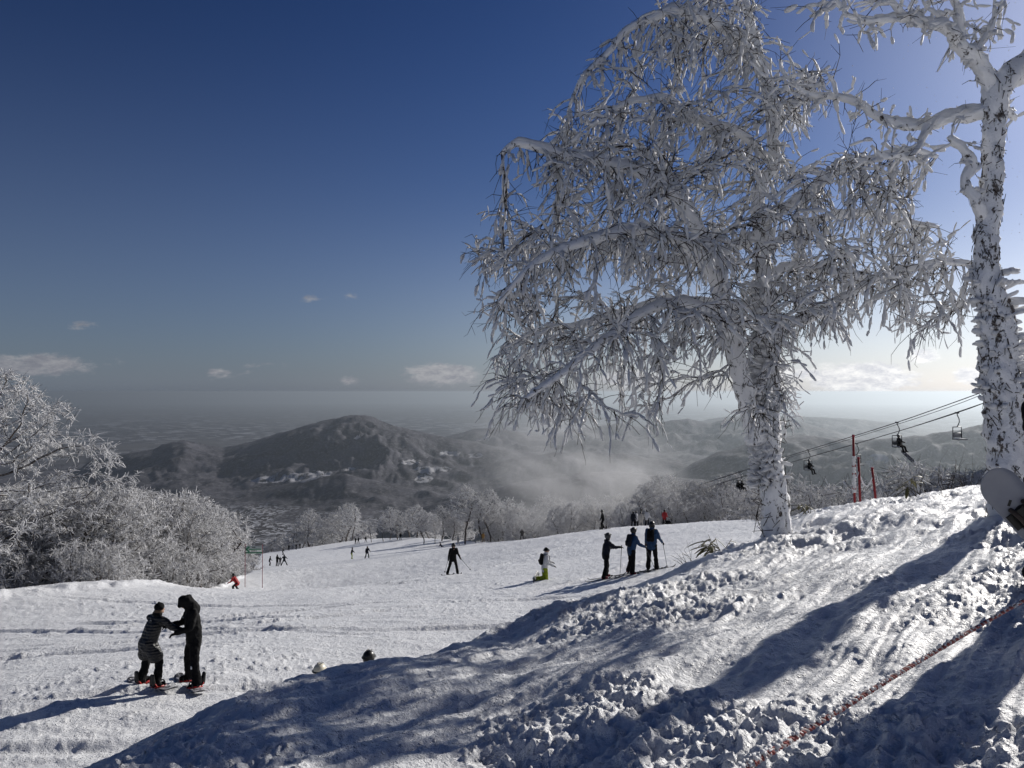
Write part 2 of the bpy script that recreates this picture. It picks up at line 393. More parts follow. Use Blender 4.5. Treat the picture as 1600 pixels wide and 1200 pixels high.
# ------------------------------------------------------------ the snow slope (one sheet, finest where the camera stands)
def build_slope():
    a = np.concatenate([np.linspace(-180, -80, 26)[:-1], np.linspace(-80, -37.5, 46)[:-1], np.linspace(-37.5, 37.5, 760), np.linspace(37.5, 80, 46)[1:], np.linspace(80, 180, 26)[1:-1]])
    def seg(r0, r1, n, p):     # spacing grows like r**p
        t = np.linspace(0, 1, n); q = 1 - p
        return (r0 ** q + t * (r1 ** q - r0 ** q)) ** (1 / q)
    r = np.concatenate([seg(.5, 2.0, 14, .9)[:-1], seg(2.0, 20, 470, 1.35)[:-1], seg(20, 110, 210, 1.3)[:-1], seg(110, 345, 60, 1.3)])
    A, Rr = np.meshgrid(np.radians(a), r); x = Rr * np.sin(A); y = Rr * np.cos(A)
    z = ground(x.ravel(), y.ravel()).reshape(x.shape)
    nr, na = x.shape
    V = np.stack([x, y, z], -1).reshape(-1, 3)
    i, j = np.meshgrid(np.arange(nr - 1), np.arange(na), indexing='ij'); jn = (j + 1) % na
    q = np.stack([i * na + j, (i + 1) * na + j, (i + 1) * na + jn, i * na + jn], -1).reshape(-1, 4)[:, ::-1]
    V = np.concatenate([V, [(0, 0, gz(0.01, 0.01))]]); c = len(V) - 1
    k = np.arange(na); tri = np.stack([np.full(na, c), (k + 1) % na, k], -1)
    o = bpy.data.objects.new('snow_slope', np_mesh('snow_slope', V, [q, tri], True, [M_GROUND])); link(o); tag(o, kind='structure')
build_slope()

# ------------------------------------------------------------ valley, plain with the city, hills
RIDGES = [
 (8600, 1500, [(120,745),(150,722),(200,707),(240,700),(270,690),(290,688),(320,697),(350,703),(400,690),(450,672),(500,657),(535,650),(558,647),(585,650),(610,660),(640,668),(665,675),(700,682),(740,690),(800,702),(900,715),(960,740)]),
 (11500, 1700, [(600,725),(640,705),(690,684),(720,675),(740,669),(770,667),(800,672),(830,680),(860,680),(890,672),(930,666),(965,659),(1000,668),(1040,657),(1075,653),(1110,660),(1150,651),(1200,649),(1260,660),(1330,680),(1400,700)]),
 (16000, 2200, [(850,685),(900,672),(1000,664),(1100,655),(1180,644),(1230,648),(1290,650),(1340,653),(1390,658),(1430,666),(1475,680),(1520,700)]),
 (6000, 1300, [(960,785),(1000,765),(1060,738),(1120,705),(1200,685),(1260,682),(1330,685),(1400,681),(1450,676),(1500,668),(1560,660),(1620,655),(1800,640),(2300,600)]),
 (6300, 520, [(330,790),(400,770),(450,757),(500,743),(540,738),(580,748),(640,760),(700,775),(740,790)]),
 (7300, 650, [(540,752),(620,730),(680,724),(740,728),(800,714),(860,706),(920,702),(1000,712),(1060,722),(1120,740)]),
 (4600, 800, [(600,830),(640,808),(700,782),(750,768),(820,748),(900,738),(980,738),(1060,748),(1150,760),(1250,770),(1400,775),(1700,760)]),
]
def far_height(x, y):
    r = np.hypot(x, y); yy = np.maximum(y, 50); u = 800 + F * x / yy
    z = np.maximum(-.27 * r - 8, FLOOR) + 0 * x
    n0 = .35 * fbm(x / 2600, y / 2600, 3, 200)
    spur = ridged(x / 1150 + .3 * n0, y / 1150, 6, 210, .60) / 1.75
    for k, (d, w, pl) in enumerate(RIDGES):
        us = np.array([p[0] for p in pl]); zs = np.array([-(p[1] - CV) / F * d for p in pl]) - FLOOR
        c = np.interp(u, us, zs, left=0, right=zs[-1] if us[-1] > 1650 else 0)
        lx = d * (u - 800) / F
        q = (y - d - 380 * perlin(x / 1700, y / 1700 + k, 220 + k) * min(1, w / 1200)) / (w * (.75 + .35 * (spur)))
        prof = np.exp(-np.abs(q) ** 1.7)
        side = np.minimum(1, np.abs(q) * 1.6)
        h = c * prof * (1 - (.52 * (1.05 - spur)) * (0.12 + side))
        z = np.maximum(z, FLOOR + h)
    z = z + 5 * fbm(x / 160, y / 160, 3, 240) * np.clip((z - FLOOR) / 60, 0, 1)
    return z
def far_material():
    m = bpy.data.materials.new('valley_land'); m.use_nodes = True; t = NT(m.node_tree); b = m.node_tree.nodes['Principled BSDF']
    geo = t.n('ShaderNodeNewGeometry'); P = geo.outputs['Position']
    def attr(n):
        a = t.n('ShaderNodeAttribute', attribute_name=n); return a.outputs['Fac']
    n1 = t.noise(P, .0035, 7, .7); n2 = t.noise(P, .035, 4, .7)
    forest = t.mix(t.ramp(n1, .35, .68), (.022, .022, .030), (.105, .103, .122))
    forest = t.mix(t.math('MULTIPLY', t.ramp(n2, .48, .66), .7), forest, (.19, .185, .195))
    n3 = t.noise(P, .012, 5, .7)
    snow = t.mix(t.ramp(n3, .50, .60), (.44, .44, .46), (.05, .047, .05))
    col = t.mix(t.ramp(t.math('ADD', attr('snow'), t.math('MULTIPLY', t.math('SUBTRACT', n3, .5), .8)), .42, .52), forest, snow)
    v = t.n('ShaderNodeTexVoronoi', feature='F1'); v.inputs['Scale'].default_value = 1 / 21.0; t.l(P, v.inputs['Vector'])
    sepc = t.n('ShaderNodeSeparateColor'); t.l(v.outputs['Color'], sepc.inputs[0])
    roofs = t.mix(t.ramp(sepc.outputs[0], .55, .72), (.045, .04, .042), (.42, .43, .46))
    n4 = t.noise(P, .0016, 5, .65)
    roofs = t.mix(t.ramp(n4, .56, .68), roofs, (.05, .05, .055))
    col = t.mix(attr('town'), col, roofs)
    v2 = t.n('ShaderNodeTexVoronoi', feature='F1'); v2.inputs['Scale'].default_value = 1 / 210.0; t.l(P, v2.inputs['Vector'])
    sep2 = t.n('ShaderNodeSeparateColor'); t.l(v2.outputs['Color'], sep2.inputs[0])
    city = t.mix(t.ramp(sep2.outputs[1], .62, .9), (.045, .045, .055), (.24, .25, .28))
    n5 = t.noise(P, .00028, 6, .65)
    city = t.mix(t.ramp(n5, .48, .62), city, (.085, .083, .088))
    fields = t.ramp(t.noise(P, .00016, 5, .7), .60, .66)
    city = t.mix(t.math('MULTIPLY', fields, .75), city, (.30, .31, .34))
    col = t.mix(attr('city'), col, city)
    t.l(col, b.inputs['Base Color']); b.inputs['Roughness'].default_value = .9; b.inputs['Specular IOR Level'].default_value = .1
    return m
def build_far():
    a = np.concatenate([np.linspace(-80, -38, 30)[:-1], np.linspace(-38, 38, 560), np.linspace(38, 80, 30)[1:]])
    r = np.concatenate([np.geomspace(285, 3600, 60)[:-1], np.geomspace(3600, 19000, 210)[:-1], np.geomspace(19000, 122000, 40)])
    A, Rr = np.meshgrid(np.radians(a), r); x = (Rr * np.sin(A)).ravel(); y = (Rr * np.cos(A)).ravel()
    z = far_height(x, y); rr = np.hypot(x, y); zf = z; z = np.where(rr < 350, z - 9, z)
    u = 800 + F * x / np.maximum(y, 1); v = CV - F * z / np.maximum(y, 1)
    nr, na = A.shape; i, j = np.meshgrid(np.arange(nr - 1), np.arange(na - 1), indexing='ij')
    q = np.stack([i * na + j, i * na + j + 1, (i + 1) * na + j + 1, (i + 1) * na + j], -1).reshape(-1, 4)[:, ::-1]
    q = q[:, ::-1]
    zc = z - rr ** 2 / (2 * 7.4e6)          # the earth curves away
    me = np_mesh('valley', np.stack([x, y, zc], -1), [q], True, [far_material()])
    flat = 1 - sstep(z - FLOOR, 6, 40)
    snow = np.zeros_like(x)
    for (pu, pv, su, sv, y0, y1) in [(462, 744, 42, 9, 5500, 9000), (415, 750, 30, 5, 5500, 9000), (500, 740, 20, 6, 5500, 9000), (680, 733, 30, 5, 5500, 12000), (665, 748, 20, 6, 5000, 12000), (560, 684, 10, 3, 7000, 9000),
                             (622, 664, 10, 3, 7000, 11000), (700, 708, 18, 5, 7000, 14000), (640, 720, 18, 4, 6500, 10000), (740, 712, 14, 3, 7000, 14000), (1370, 716, 20, 8, 4000, 8000), (1360, 722, 8, 3, 4000, 8000), (545, 732, 12, 2.5, 6000, 9000), (760, 684, 10, 3, 8000, 14000)]:
        w = (1 + .9 * fbm(x / 260, y / 420, 4, 270)) * np.exp(-((u - pu) / su) ** 2 - ((v - pv) / sv) ** 2) * (y > y0) * (y < y1); snow = np.maximum(snow, w)
    town = flat * (y < 7400) * (y > 3300) * sstep(u + 90 * fbm(x / 700, y / 700, 3, 260), 230, 420) * (1 - sstep(u, 580, 680)) * sstep(fbm(x / 500, y / 500, 3, 262), -.5, -.1)
    city = flat * sstep(y, 8800, 10500)
    for nme, arr in (('snow', snow), ('town', town), ('city', city)):
        at_ = me.attributes.new(nme, 'FLOAT', 'POINT'); at_.data.foreach_set('value', arr.astype(np.float32))
    o = bpy.data.objects.new('valley', me); link(o); tag(o, kind='structure')
build_far()

# ------------------------------------------------------------ air
def volume_mat(name, col, dens, aniso):
    m = bpy.data.materials.new(name); m.use_nodes = True; t = NT(m.node_tree); m.node_tree.nodes.remove(m.node_tree.nodes['Principled BSDF'])
    pv = t.n('ShaderNodeVolumePrincipled'); pv.inputs['Color'].default_value = (*col, 1); pv.inputs['Density'].default_value = dens if dens else 0
    pv.inputs['Anisotropy'].default_value = aniso
    t.l(pv.outputs[0], m.node_tree.nodes['Material Output'].inputs['Volume']); return m, t, pv
def build_air():
    m, t, pv = volume_mat('air_haze', (.50, .56, .61), 3.8e-5, .6)
    b = MB(); b.box((0, 58000, -985), (250000, 132000, 2002)); o = b.obj('haze', m, smooth=False); tag(o, kind='stuff')
    # plume of wind-blown snow over the far lip of the piste
    m, t, pv = volume_mat('spindrift', (.93, .94, .97), None, .35)
    tc = t.n('ShaderNodeTexCoord'); P = tc.outputs['Object']
    ln = t.n('ShaderNodeVectorMath', operation='LENGTH'); t.l(P, ln.inputs[0])
    fall = t.ramp(ln.outputs['Value'], 1.0, .15)
    mp = t.n('ShaderNodeMapping'); mp.inputs['Scale'].default_value = (1.6, 1.3, 2.2); t.l(P, mp.inputs[0])
    n = t.noise(mp.outputs[0], 1.5, 4, .6)
    d = t.math('MULTIPLY', t.math('MULTIPLY', fall, t.ramp(n, .36, .70)), 0.095)
    t.l(d, pv.inputs['Density'])
    b = MB(); b.ball((0, 0, 0), 1, 24, 14); o = b.obj('blowing_snow', m); o.location = (12, 112, -14.5); o.scale = (27, 16, 14); o.rotation_euler = (0, R(14), R(-15))
    tag(o, 'pale plume of wind-blown snow drifting over the far end of the piste', 'snow cloud', kind='stuff')
build_air()
# ------------------------------------------------------------ rime-covered trees
def bulk_tubes(P0, P1, R0, R1, n=4):
    """many separate tapered prisms at once -> V, quads"""
    d = P1 - P0; d = d / (np.linalg.norm(d, axis=1)[:, None] + 1e-9)
    ref = np.where(np.abs(d[:, 2:3]) < .9, np.array([[0, 0, 1.0]]), np.array([[1.0, 0, 0]]))
    u = np.cross(d, ref); u /= np.linalg.norm(u, axis=1)[:, None] + 1e-9; w = np.cross(d, u)
    a = np.linspace(0, 2 * np.pi, n, endpoint=False)
    ring = np.cos(a)[None, :, None] * u[:, None] + np.sin(a)[None, :, None] * w[:, None]
    V = np.stack([P0[:, None] + ring * R0[:, None, None], P1[:, None] + ring * R1[:, None, None]], 1)      # m,2,n,3
    m = len(P0); base = (np.arange(m) * 2 * n)[:, None]; j = np.arange(n)[None]; jn = (j + 1) % n
    q = np.stack([base + j, base + jn, base + n + jn, base + n + j], -1).reshape(-1, 4)
    return V.reshape(-1, 3), q
def bulk_pods(P0, P1, Rr, rng, n=6, prof=((.05, .58), (.32, 1.0), (.70, 1.08), (.95, .68)), squash=None):
    """many snow lumps, each a closed little sausage from P0 to P1"""
    d = P1 - P0; L = np.linalg.norm(d, axis=1)[:, None] + 1e-9; dn = d / L
    ref = np.where(np.abs(dn[:, 2:3]) < .9, np.array([[0, 0, 1.0]]), np.array([[1.0, 0, 0]]))
    u = np.cross(dn, ref); u /= np.linalg.norm(u, axis=1)[:, None] + 1e-9; w = np.cross(u, dn)
    a = np.linspace(0, 2 * np.pi, n, endpoint=False); m = len(P0); K = len(prof)
    V = [P0[:, None]]
    for t, r in prof:
        rr = (Rr[:, None] * r) * rng.uniform(.72, 1.25, (m, n))
        off = rng.normal(0, .16, (m, 3)) * Rr[:, None]
        c = P0 + d * t + off; sw = 1.0 if squash is None else squash
        V.append(c[:, None] + rr[:, :, None] * (np.cos(a)[None, :, None] * u[:, None] + sw * np.sin(a)[None, :, None] * w[:, None]))
    V.append(P1[:, None]); V = np.concatenate(V, 1); S = 2 + K * n
    b = (np.arange(m) * S)[:, None]; j = np.arange(n)[None]; jn = (j + 1) % n; Q = []; T = []
    for k in range(K - 1):
        Q.append(np.stack([b + 1 + k * n + j, b + 1 + k * n + jn, b + 1 + (k + 1) * n + jn, b + 1 + (k + 1) * n + j], -1).reshape(-1, 4))
    T.append(np.stack([b + 0 * j, b + 1 + jn, b + 1 + j], -1).reshape(-1, 3))
    T.append(np.stack([b + S - 1 + 0 * j, b + 1 + (K - 1) * n + j, b + 1 + (K - 1) * n + jn], -1).reshape(-1, 3))
    return V.reshape(-1, 3), np.concatenate(Q), np.concatenate(T)
def obj_from(name, parts, material, parent=None, kind=None):
    V = []; F3 = []; F4 = []; n = 0
    for p in parts:
        V.append(p[0])
        for f in p[1:]: (F4 if f.shape[1] == 4 else F3).append(f + n)
        n += len(p[0])
    fs = ([np.concatenate(F4)] if F4 else []) + ([np.concatenate(F3)] if F3 else [])
    o = bpy.data.objects.new(name, np_mesh(name, np.concatenate(V), fs, True, [material])); link(o, parent)
    if kind: o['kind'] = kind
    return o
def colonize(nodes, par, att, step, infl, kill, iters, bias, rng, dirw=None):
    nodes = [np.array(p) for p in nodes]; par = list(par); N = np.array(nodes)
    best = np.full(len(att), 1e9); bi = np.zeros(len(att), int)
    def upd(lo):
        nonlocal best, bi
        new = N[lo:]
        D = np.linalg.norm(att[:, None] - new[None], axis=2); k = D.argmin(1); dm = D[np.arange(len(att)), k]
        m = dm < best; best = np.where(m, dm, best); bi = np.where(m, k + lo, bi)
    for s0 in range(0, len(N), 400):
        new = N[s0:s0 + 400]; D = np.linalg.norm(att[:, None] - new[None], axis=2); k = D.argmin(1); dm = D[np.arange(len(att)), k]; m = dm < best
        best = np.where(m, dm, best); bi = np.where(m, k + s0, bi)
    seen = set()
    for it in range(iters):
        act = best < infl
        if not act.any(): break
        dv = att[act] - N[bi[act]]; dv /= np.linalg.norm(dv, axis=1)[:, None] + 1e-9
        acc = np.zeros_like(N); np.add.at(acc, bi[act], dv)
        ids = np.unique(bi[act]); g = acc[ids]; g /= np.linalg.norm(g, axis=1)[:, None] + 1e-9
        g = g + bias + rng.normal(0, .13, g.shape); g /= np.linalg.norm(g, axis=1)[:, None] + 1e-9
        newp = N[ids] + g * step; keep = []
        for i_, p in zip(ids, newp):
            key = (i_, tuple(np.round(p / (step * .5)).astype(int)))
            if key in seen: continue
            seen.add(key); keep.append((i_, p))
        if not keep: break
        lo = len(N); N = np.concatenate([N, np.array([p for _, p in keep])]); par += [i_ for i_, _ in keep]
        upd(lo)
        al = best > kill; att = att[al]; best = best[al]; bi = bi[al]
        if not len(att): break
    return N, np.array(par)
def pipe_radii(par, n0, rtip, ex):
    n = len(par); cnt = np.zeros(n); ch = np.zeros(n, int)
    for i in range(n - 1, -1, -1):
        if ch[i] == 0: cnt[i] += 1
        p = par[i]
        if p >= 0: cnt[p] += cnt[i]; ch[p] += 1
    return rtip * cnt ** ex, ch, cnt

def resample(pts, rad, step):
    pts = np.array(pts, float); rad = np.array(rad, float)
    L = np.concatenate([[0], np.cumsum(np.linalg.norm(np.diff(pts, axis=0), axis=1))]); n = max(2, int(L[-1] / step) + 1); t = np.linspace(0, L[-1], n)
    # Catmull-Rom through the points
    out = []
    for tt in t:
        i = min(np.searchsorted(L, tt, 'right') - 1, len(pts) - 2); f = (tt - L[i]) / (L[i + 1] - L[i] + 1e-9)
        p0 = pts[max(i - 1, 0)]; p1 = pts[i]; p2 = pts[i + 1]; p3 = pts[min(i + 2, len(pts) - 1)]
        out.append(.5 * (2 * p1 + (p2 - p0) * f + (2 * p0 - 5 * p1 + 4 * p2 - p3) * f * f + (3 * p1 - p0 - 3 * p2 + p3) * f ** 3))
    return np.array(out), np.interp(t, L, rad)

def bark_rime(name, thr):
    """rime plastered over dark birch bark, bark left bare in cracks and streaks"""
    m = bpy.data.materials.new(name); m.use_nodes = True; t = NT(m.node_tree); b = m.node_tree.nodes['Principled BSDF']
    tc = t.n('ShaderNodeTexCoord'); P = tc.outputs['Object']
    mp = t.n('ShaderNodeMapping'); mp.inputs['Scale'].default_value = (1, 1, .45); t.l(P, mp.inputs[0])
    n1 = t.noise(mp.outputs[0], 9, 6, .72); n2 = t.noise(P, 28, 4, .6)
    k = t.ramp(t.math('ADD', n1, t.math('MULTIPLY', t.math('SUBTRACT', n2, .5), .35)), thr - .035, thr + .03)
    bark = t.mix(t.ramp(n2, .35, .65), (.06, .05, .045), (.24, .21, .19))
    t.l(t.mix(k, bark, (.83, .835, .85)), b.inputs['Base Color']); b.inputs['Roughness'].default_value = .7; b.inputs['Specular IOR Level'].default_value = .25
    bp = t.n('ShaderNodeBump'); bp.inputs['Strength'].default_value = .9; bp.inputs['Distance'].default_value = .02
    t.l(t.math('ADD', k, t.math('MULTIPLY', n2, .6)), bp.inputs['Height']); t.l(bp.outputs[0], b.inputs['Normal']); return m
M_TRUNK = bark_rime('rimed_trunk_bark', .415)
M_LIMB = bark_rime('rimed_limb_bark', .38)

def limb_tube(name, pts, rad, material, parent, step=.09, n=20, rough=.16, seed=0, snowcap=True):
    P, Rr = resample(pts, rad, step)
    rng = np.random.default_rng(seed)
    P = P + np.stack([np.convolve(rng.normal(0, .02, len(P) + 4), np.ones(5) / 5, 'valid') for _ in range(3)], -1)
    ph = rng.uniform(0, 100)
    def jit(i, a):
        return 1 + rough * perlin(np.cos(a) * 1.6 + ph, np.sin(a) * 1.6 + i * .35, 3) + rough * .8 * perlin(np.cos(a) * 4 + ph, np.sin(a) * 4 + i * .9, 4) + .5 * rough * perlin(np.cos(a) * 9, np.sin(a) * 9 + i * 1.9 + ph, 5)
    mb = MB(); mb.tube(P, Rr, n, jit=jit); o = mb.obj(name, material, parent)
    if snowcap:
        t = np.gradient(P, axis=0); t /= np.linalg.norm(t, axis=1)[:, None] + 1e-9
        flat = 1 - np.abs(t[:, 2]) ** 1.6                   # level limbs carry more snow
        fat = np.clip(.30 + .62 * flat, .25, .92) * (1 + .35 * perlin(np.arange(len(P)) * .23 + ph, np.zeros(len(P)), 9))
        C = P + np.array((0, 0, 1.0)) * (Rr * .55 * fat + .012)[:, None] + rng.normal(0, .006, P.shape)
        mb = MB(); mb.tube(C, np.maximum(Rr * .92 * fat, .012) * np.minimum(1, np.minimum(np.arange(len(P)) + .3, len(P) - .7 - np.arange(len(P))) / 3.0), 12, jit=lambda i, a: jit(i + 40, a))
        mb.obj('snow_cap', M_RIME, o)
    return o, P, Rr

def in_poly(px, py, poly):
    poly = np.array(poly, float); n = len(poly); inside = np.zeros(len(px), bool); j = n - 1
    for i in range(n):
        xi, yi = poly[i]; xj, yj = poly[j]
        c = ((yi > py) != (yj > py)) & (px < (xj - xi) * (py - yi) / (yj - yi + 1e-12) + xi); inside ^= c; j = i
    return inside

# ---- the big weeping birch in front, its main limbs traced and then grown into its crown
def hero_birch():
    D = 13.8; S = D / F
    def Q(u, v, dy=0.0): return np.array(((u - 800) * S, D + dy, -(v - CV) * S))
    bx, by = (1213 - 800) * S, D; base = np.array((bx, by, gz(bx, by) - .15))
    rt = empty('birch_tree', base); tag(rt, 'large weeping birch laden with rime on the snow bank, standing nearest the three skiers', 'tree')
    rng = np.random.default_rng(11)
    LM = [  # name, material, [(u, v, dy)], radii in photo px
     ('trunk', [(1214, 850, 0), (1211, 800, 0), (1207, 750, 0), (1200, 690, 0), (1202, 620, .05), (1205, 540, .1), (1200, 450, .1), (1196, 370, .2), (1190, 310, .2), (1203, 275, .25), (1219, 250, .3), (1217, 195, .3), (1205, 130, .2), (1190, 75, .15), (1178, 30, .1), (1162, -20, 0), (1150, -80, 0)],
      [25, 20, 19, 19, 18, 16, 13.5, 11, 9.5, 8.5, 8.5, 8, 7.5, 7, 6, 5, 4]),
     ('limb', [(1180, 690, -.05), (1168, 640, -.15), (1146, 575, -.3), (1128, 510, -.4), (1108, 440, -.5), (1084, 378, -.6), (1062, 335, -.6), (1035, 290, -.5), (1005, 250, -.4), (985, 225, -.3)], [16, 15, 14, 13, 12, 10.5, 9, 7, 5, 3]),
     ('limb', [(1190, 96, .15), (1160, 74, -.2), (1120, 62, -.5), (1078, 58, -.8), (1036, 57, -1.0), (1000, 72, -1.1), (962, 97, -1.2), (930, 138, -1.3), (900, 170, -1.4), (880, 215, -1.4)], [8, 8, 8, 7.5, 7, 6, 5, 4, 3, 2]),
     ('limb', [(1216, 245, .3), (1180, 226, .0), (1150, 212, -.2), (1100, 206, -.4), (1062, 196, -.6), (1030, 185, -.9), (990, 190, -1.1), (950, 205, -1.2), (915, 235, -1.3)], [6, 6, 6, 5.5, 5, 5, 4, 3, 2]),
     ('limb', [(1088, 385, -.6), (1040, 335, -1.0), (985, 306, -1.4), (930, 299, -1.7), (880, 295, -1.9), (840, 288, -2.1), (805, 285, -2.2), (785, 300, -2.2)], [10, 9.5, 9, 8, 7, 6, 5, 3]),
     ('limb', [(1112, 450, -.5), (1060, 410, -1.2), (1000, 395, -1.8), (940, 405, -2.3), (880, 425, -2.6), (820, 460, -2.8), (785, 500, -2.8)], [10, 9, 8, 7, 6, 4, 3]),
     ('limb', [(1196, 360, .2), (1150, 380, .9), (1090, 385, 1.5), (1020, 370, 1.9), (950, 350, 2.2), (880, 345, 2.4), (810, 350, 2.5), (765, 372, 2.5)], [9, 8, 8, 7, 6, 5, 4, 3]),
     ('limb', [(1132, 525, -.4), (1080, 495, -1.0), (1020, 490, -1.6), (960, 515, -2.0), (900, 560, -2.3), (850, 600, -2.4), (820, 620, -2.4)], [8, 8, 7, 6, 5, 4, 3]),
     ('limb', [(1200, 480, .1), (1140, 470, .8), (1070, 455, 1.6), (1000, 470, 2.1), (930, 490, 2.4), (860, 500, 2.5), (800, 520, 2.5), (770, 555, 2.5)], [9, 8, 8, 7, 6, 5, 4, 2.5]),
     ('limb', [(1206, 512, .1), (1232, 505, -.1), (1262, 496, -.3), (1290, 476, -.5), (1330, 450, -.8), (1385, 432, -1.0), (1435, 425, -1.1), (1490, 440, -1.1)], [8, 8, 7.5, 7, 6, 5, 4, 2.5]),
     ('limb', [(1201, 440, .1), (1240, 412, .6), (1290, 400, 1.1), (1350, 405, 1.5), (1410, 410, 1.7), (1465, 418, 1.8), (1505, 450, 1.8)], [8, 7.5, 7, 6, 5, 4, 2.5]),
     ('limb', [(1194, 350, .2), (1230, 322, -.3), (1270, 295, -.7), (1310, 280, -1.0), (1360, 268, -1.2), (1410, 275, -1.2)], [8, 7, 6, 5, 4, 2.5]),
     ('limb', [(1200, 395, .2), (1240, 360, .2), (1300, 335, .2), (1370, 330, .2), (1430, 345, .2), (1478, 350, .2)], [7, 6.5, 6, 5, 4, 2.5]),
     ('limb', [(1219, 205, .3), (1232, 180, .1), (1244, 155, -.1), (1266, 130, -.2), (1288, 112, -.3)], [5, 4, 3.5, 3, 2]),
     ('limb', [(1188, 75, .15), (1170, 40, .6), (1130, 20, 1.0), (1085, 5, 1.2), (1045, 5, 1.3)], [6, 5, 4.5, 4, 3]),
    ]
    N = []; par = []; rad0 = []; limbs = {}
    for k, (nm, pl, rp) in enumerate(LM):
        pts = [Q(*p) for p in pl]
        if k == 0: pts[0][2] = base[2] + .02
        o, P, Rr = limb_tube(nm, [p - base for p in pts], [r * S for r in rp], M_TRUNK if k < 2 else M_LIMB, rt, seed=100 + k, n=26 if k == 0 else 16, rough=.2 if k < 2 else .16, snowcap=k > 1)
        P = P + base; step = 3
        first = len(N)
        for i in range(0, len(P), step):
            if k == 0 and P[i][2] < Q(0, 640)[2]: continue
            if k == 1 and i < 8: continue
            N.append(P[i]); par.append(-1 if len(N) - 1 == first else len(N) - 2); rad0.append(Rr[i])
    nb = len(N)
    OUT = [(1040, -40), (1035, 0), (1022, 58), (962, 96), (930, 150), (892, 168), (862, 216), (872, 270), (858, 290), (803, 282), (780, 318), (738, 378), (735, 408), (745, 470), (765, 490), (750, 522), (765, 560), (742, 618), (748, 640), (790, 640), (838, 628), (862, 672), (902, 688), (918, 650), (952, 575), (985, 640), (1010, 668), (1042, 640), (1062, 580), (1100, 600), (1130, 640), (1160, 655), (1262, 610), (1255, 530), (1300, 522), (1330, 510), (1385, 462), (1440, 540), (1500, 525), (1520, 480), (1500, 400), (1480, 355), (1425, 330), (1440, 285), (1380, 232), (1330, 218), (1270, 240), (1230, 258), (1240, 190), (1300, 130), (1290, 100), (1250, 90), (1222, 120), (1200, 20), (1190, -40)]
    HOLES = [(1015, 130, 45, 20), (1110, 125, 55, 25), (1150, 560, 30, 24), (945, 595, 18, 40), (1145, 150, 25, 35), (900, 250, 20, 10), (1090, 560, 26, 22), (1180, 170, 16, 40), (1320, 300, 22, 10), (1400, 380, 30, 10), (1065, 620, 30, 30), (1250, 285, 16, 16), (1290, 520, 30, 14), (1158, 590, 40, 60), (1245, 575, 22, 55), (1100, 640, 40, 40)]
    n = 4600; U = rng.uniform(730, 1525, n); Vv = rng.uniform(-45, 690, n); ok = in_poly(U, Vv, OUT)
    for (hu, hv, a, b_) in HOLES: ok &= ~((((U - hu) / a) ** 2 + ((Vv - hv) / b_) ** 2 < 1) & (rng.uniform(0, 1, n) < .85))
    ok &= (perlin(U / 62.0, Vv / 40.0, 77) + .45 * perlin(U / 25.0, Vv / 20.0, 78) > -.08) | (rng.uniform(0, 1, n) < .13)
    U, Vv = U[ok], Vv[ok]
    # crown is about as deep as it is wide; shallower near its outline
    half = np.interp(Vv, [-50, 100, 300, 450, 690], [1.4, 1.9, 3.0, 3.3, 2.4]) * np.sqrt(np.clip(np.minimum((U - 725) / 200, (1535 - U) / 160), .08, 1))
    dy = rng.uniform(-1, 1, len(U)) * half - .15
    sc = (D + dy) / D
    att = np.stack([(U - 800) * S * sc, D + dy, -(Vv - CV) * S * sc], -1)
    nodes, parents = colonize(N, par, att, .20, 1.5, .26, 70, np.array((0, 0, -.10)), rng)
    r, ch, cnt = pipe_radii(parents, nb, .0074, .40); r = np.minimum(r, .035)
    new = np.arange(nb, len(nodes)); new = new[parents[new] >= 0]
    P0 = nodes[parents[new]] - base; P1 = nodes[new] - base
    r0 = np.where(parents[new] < nb, r[new] * 1.15, r[parents[new]]); r1 = r[new]
    obj_from('branches', [bulk_tubes(P0, P1, r0, r1, 5)], M_TWIG, rt, 'stuff')
    # hanging twigs
    d0 = P1 - P0; d0 /= np.linalg.norm(d0, axis=1)[:, None] + 1e-9
    P0l, P1l, d0l = P0, P1, d0
    li = np.array([i for i in range(1, nb) if par[i] >= 0 and rad0[i] < .10]); lp = np.array(par)[li]
    P0 = np.concatenate([P0, nodes[lp] - base]); P1 = np.concatenate([P1, nodes[li] - base]); q_ = P1[-len(li):] - P0[-len(li):]
    side = np.cross(q_, (0, 0, 1.0)); side /= np.linalg.norm(side, axis=1)[:, None] + 1e-9
    d0 = np.concatenate([d0, side * rng.choice([-1, 1], (len(li), 1)) * .7 + (0, 0, -.35)])
    rep = np.concatenate([rng.choice([1, 1, 2], len(new)), np.full(len(li), 5)]); idx = np.repeat(np.arange(len(P0)), rep); m = len(idx)
    st = P0[idx] + (P1 - P0)[idx] * rng.uniform(0, 1, (m, 1))
    dr = d0[idx] * .9 + rng.normal(0, .38, (m, 3)) + np.array((-.12, 0, -.25)); dr /= np.linalg.norm(dr, axis=1)[:, None]
    L = rng.uniform(.30, .85, m); segs = []; pods = []; NS = 4
    p = st; rr = np.full(m, .0074); dirs = dr; laden = rng.uniform(0, 1, m) < .74
    for s_ in range(NS):
        q = p + dirs * (L / NS)[:, None]
        segs.append(bulk_tubes(p, q, rr, rr * .85, 3))
        keep = laden & (rng.uniform(0, 1, m) < (.40, .66, .78, .62)[s_])
        off = np.array((0, 0, 1.0)) * .010
        a0 = p - (q - p) * rng.uniform(.05, .25, (m, 1)); a1 = q + (q - p) * rng.uniform(-.05, .28, (m, 1)) + rng.normal(0, .006, (m, 3))
        pods.append(bulk_pods((a0 + off)[keep], (a1 + off * .6)[keep], (rng.uniform(.013, .027, m) * rng.choice([.85, 1, 1.4], m))[keep], rng, 5))
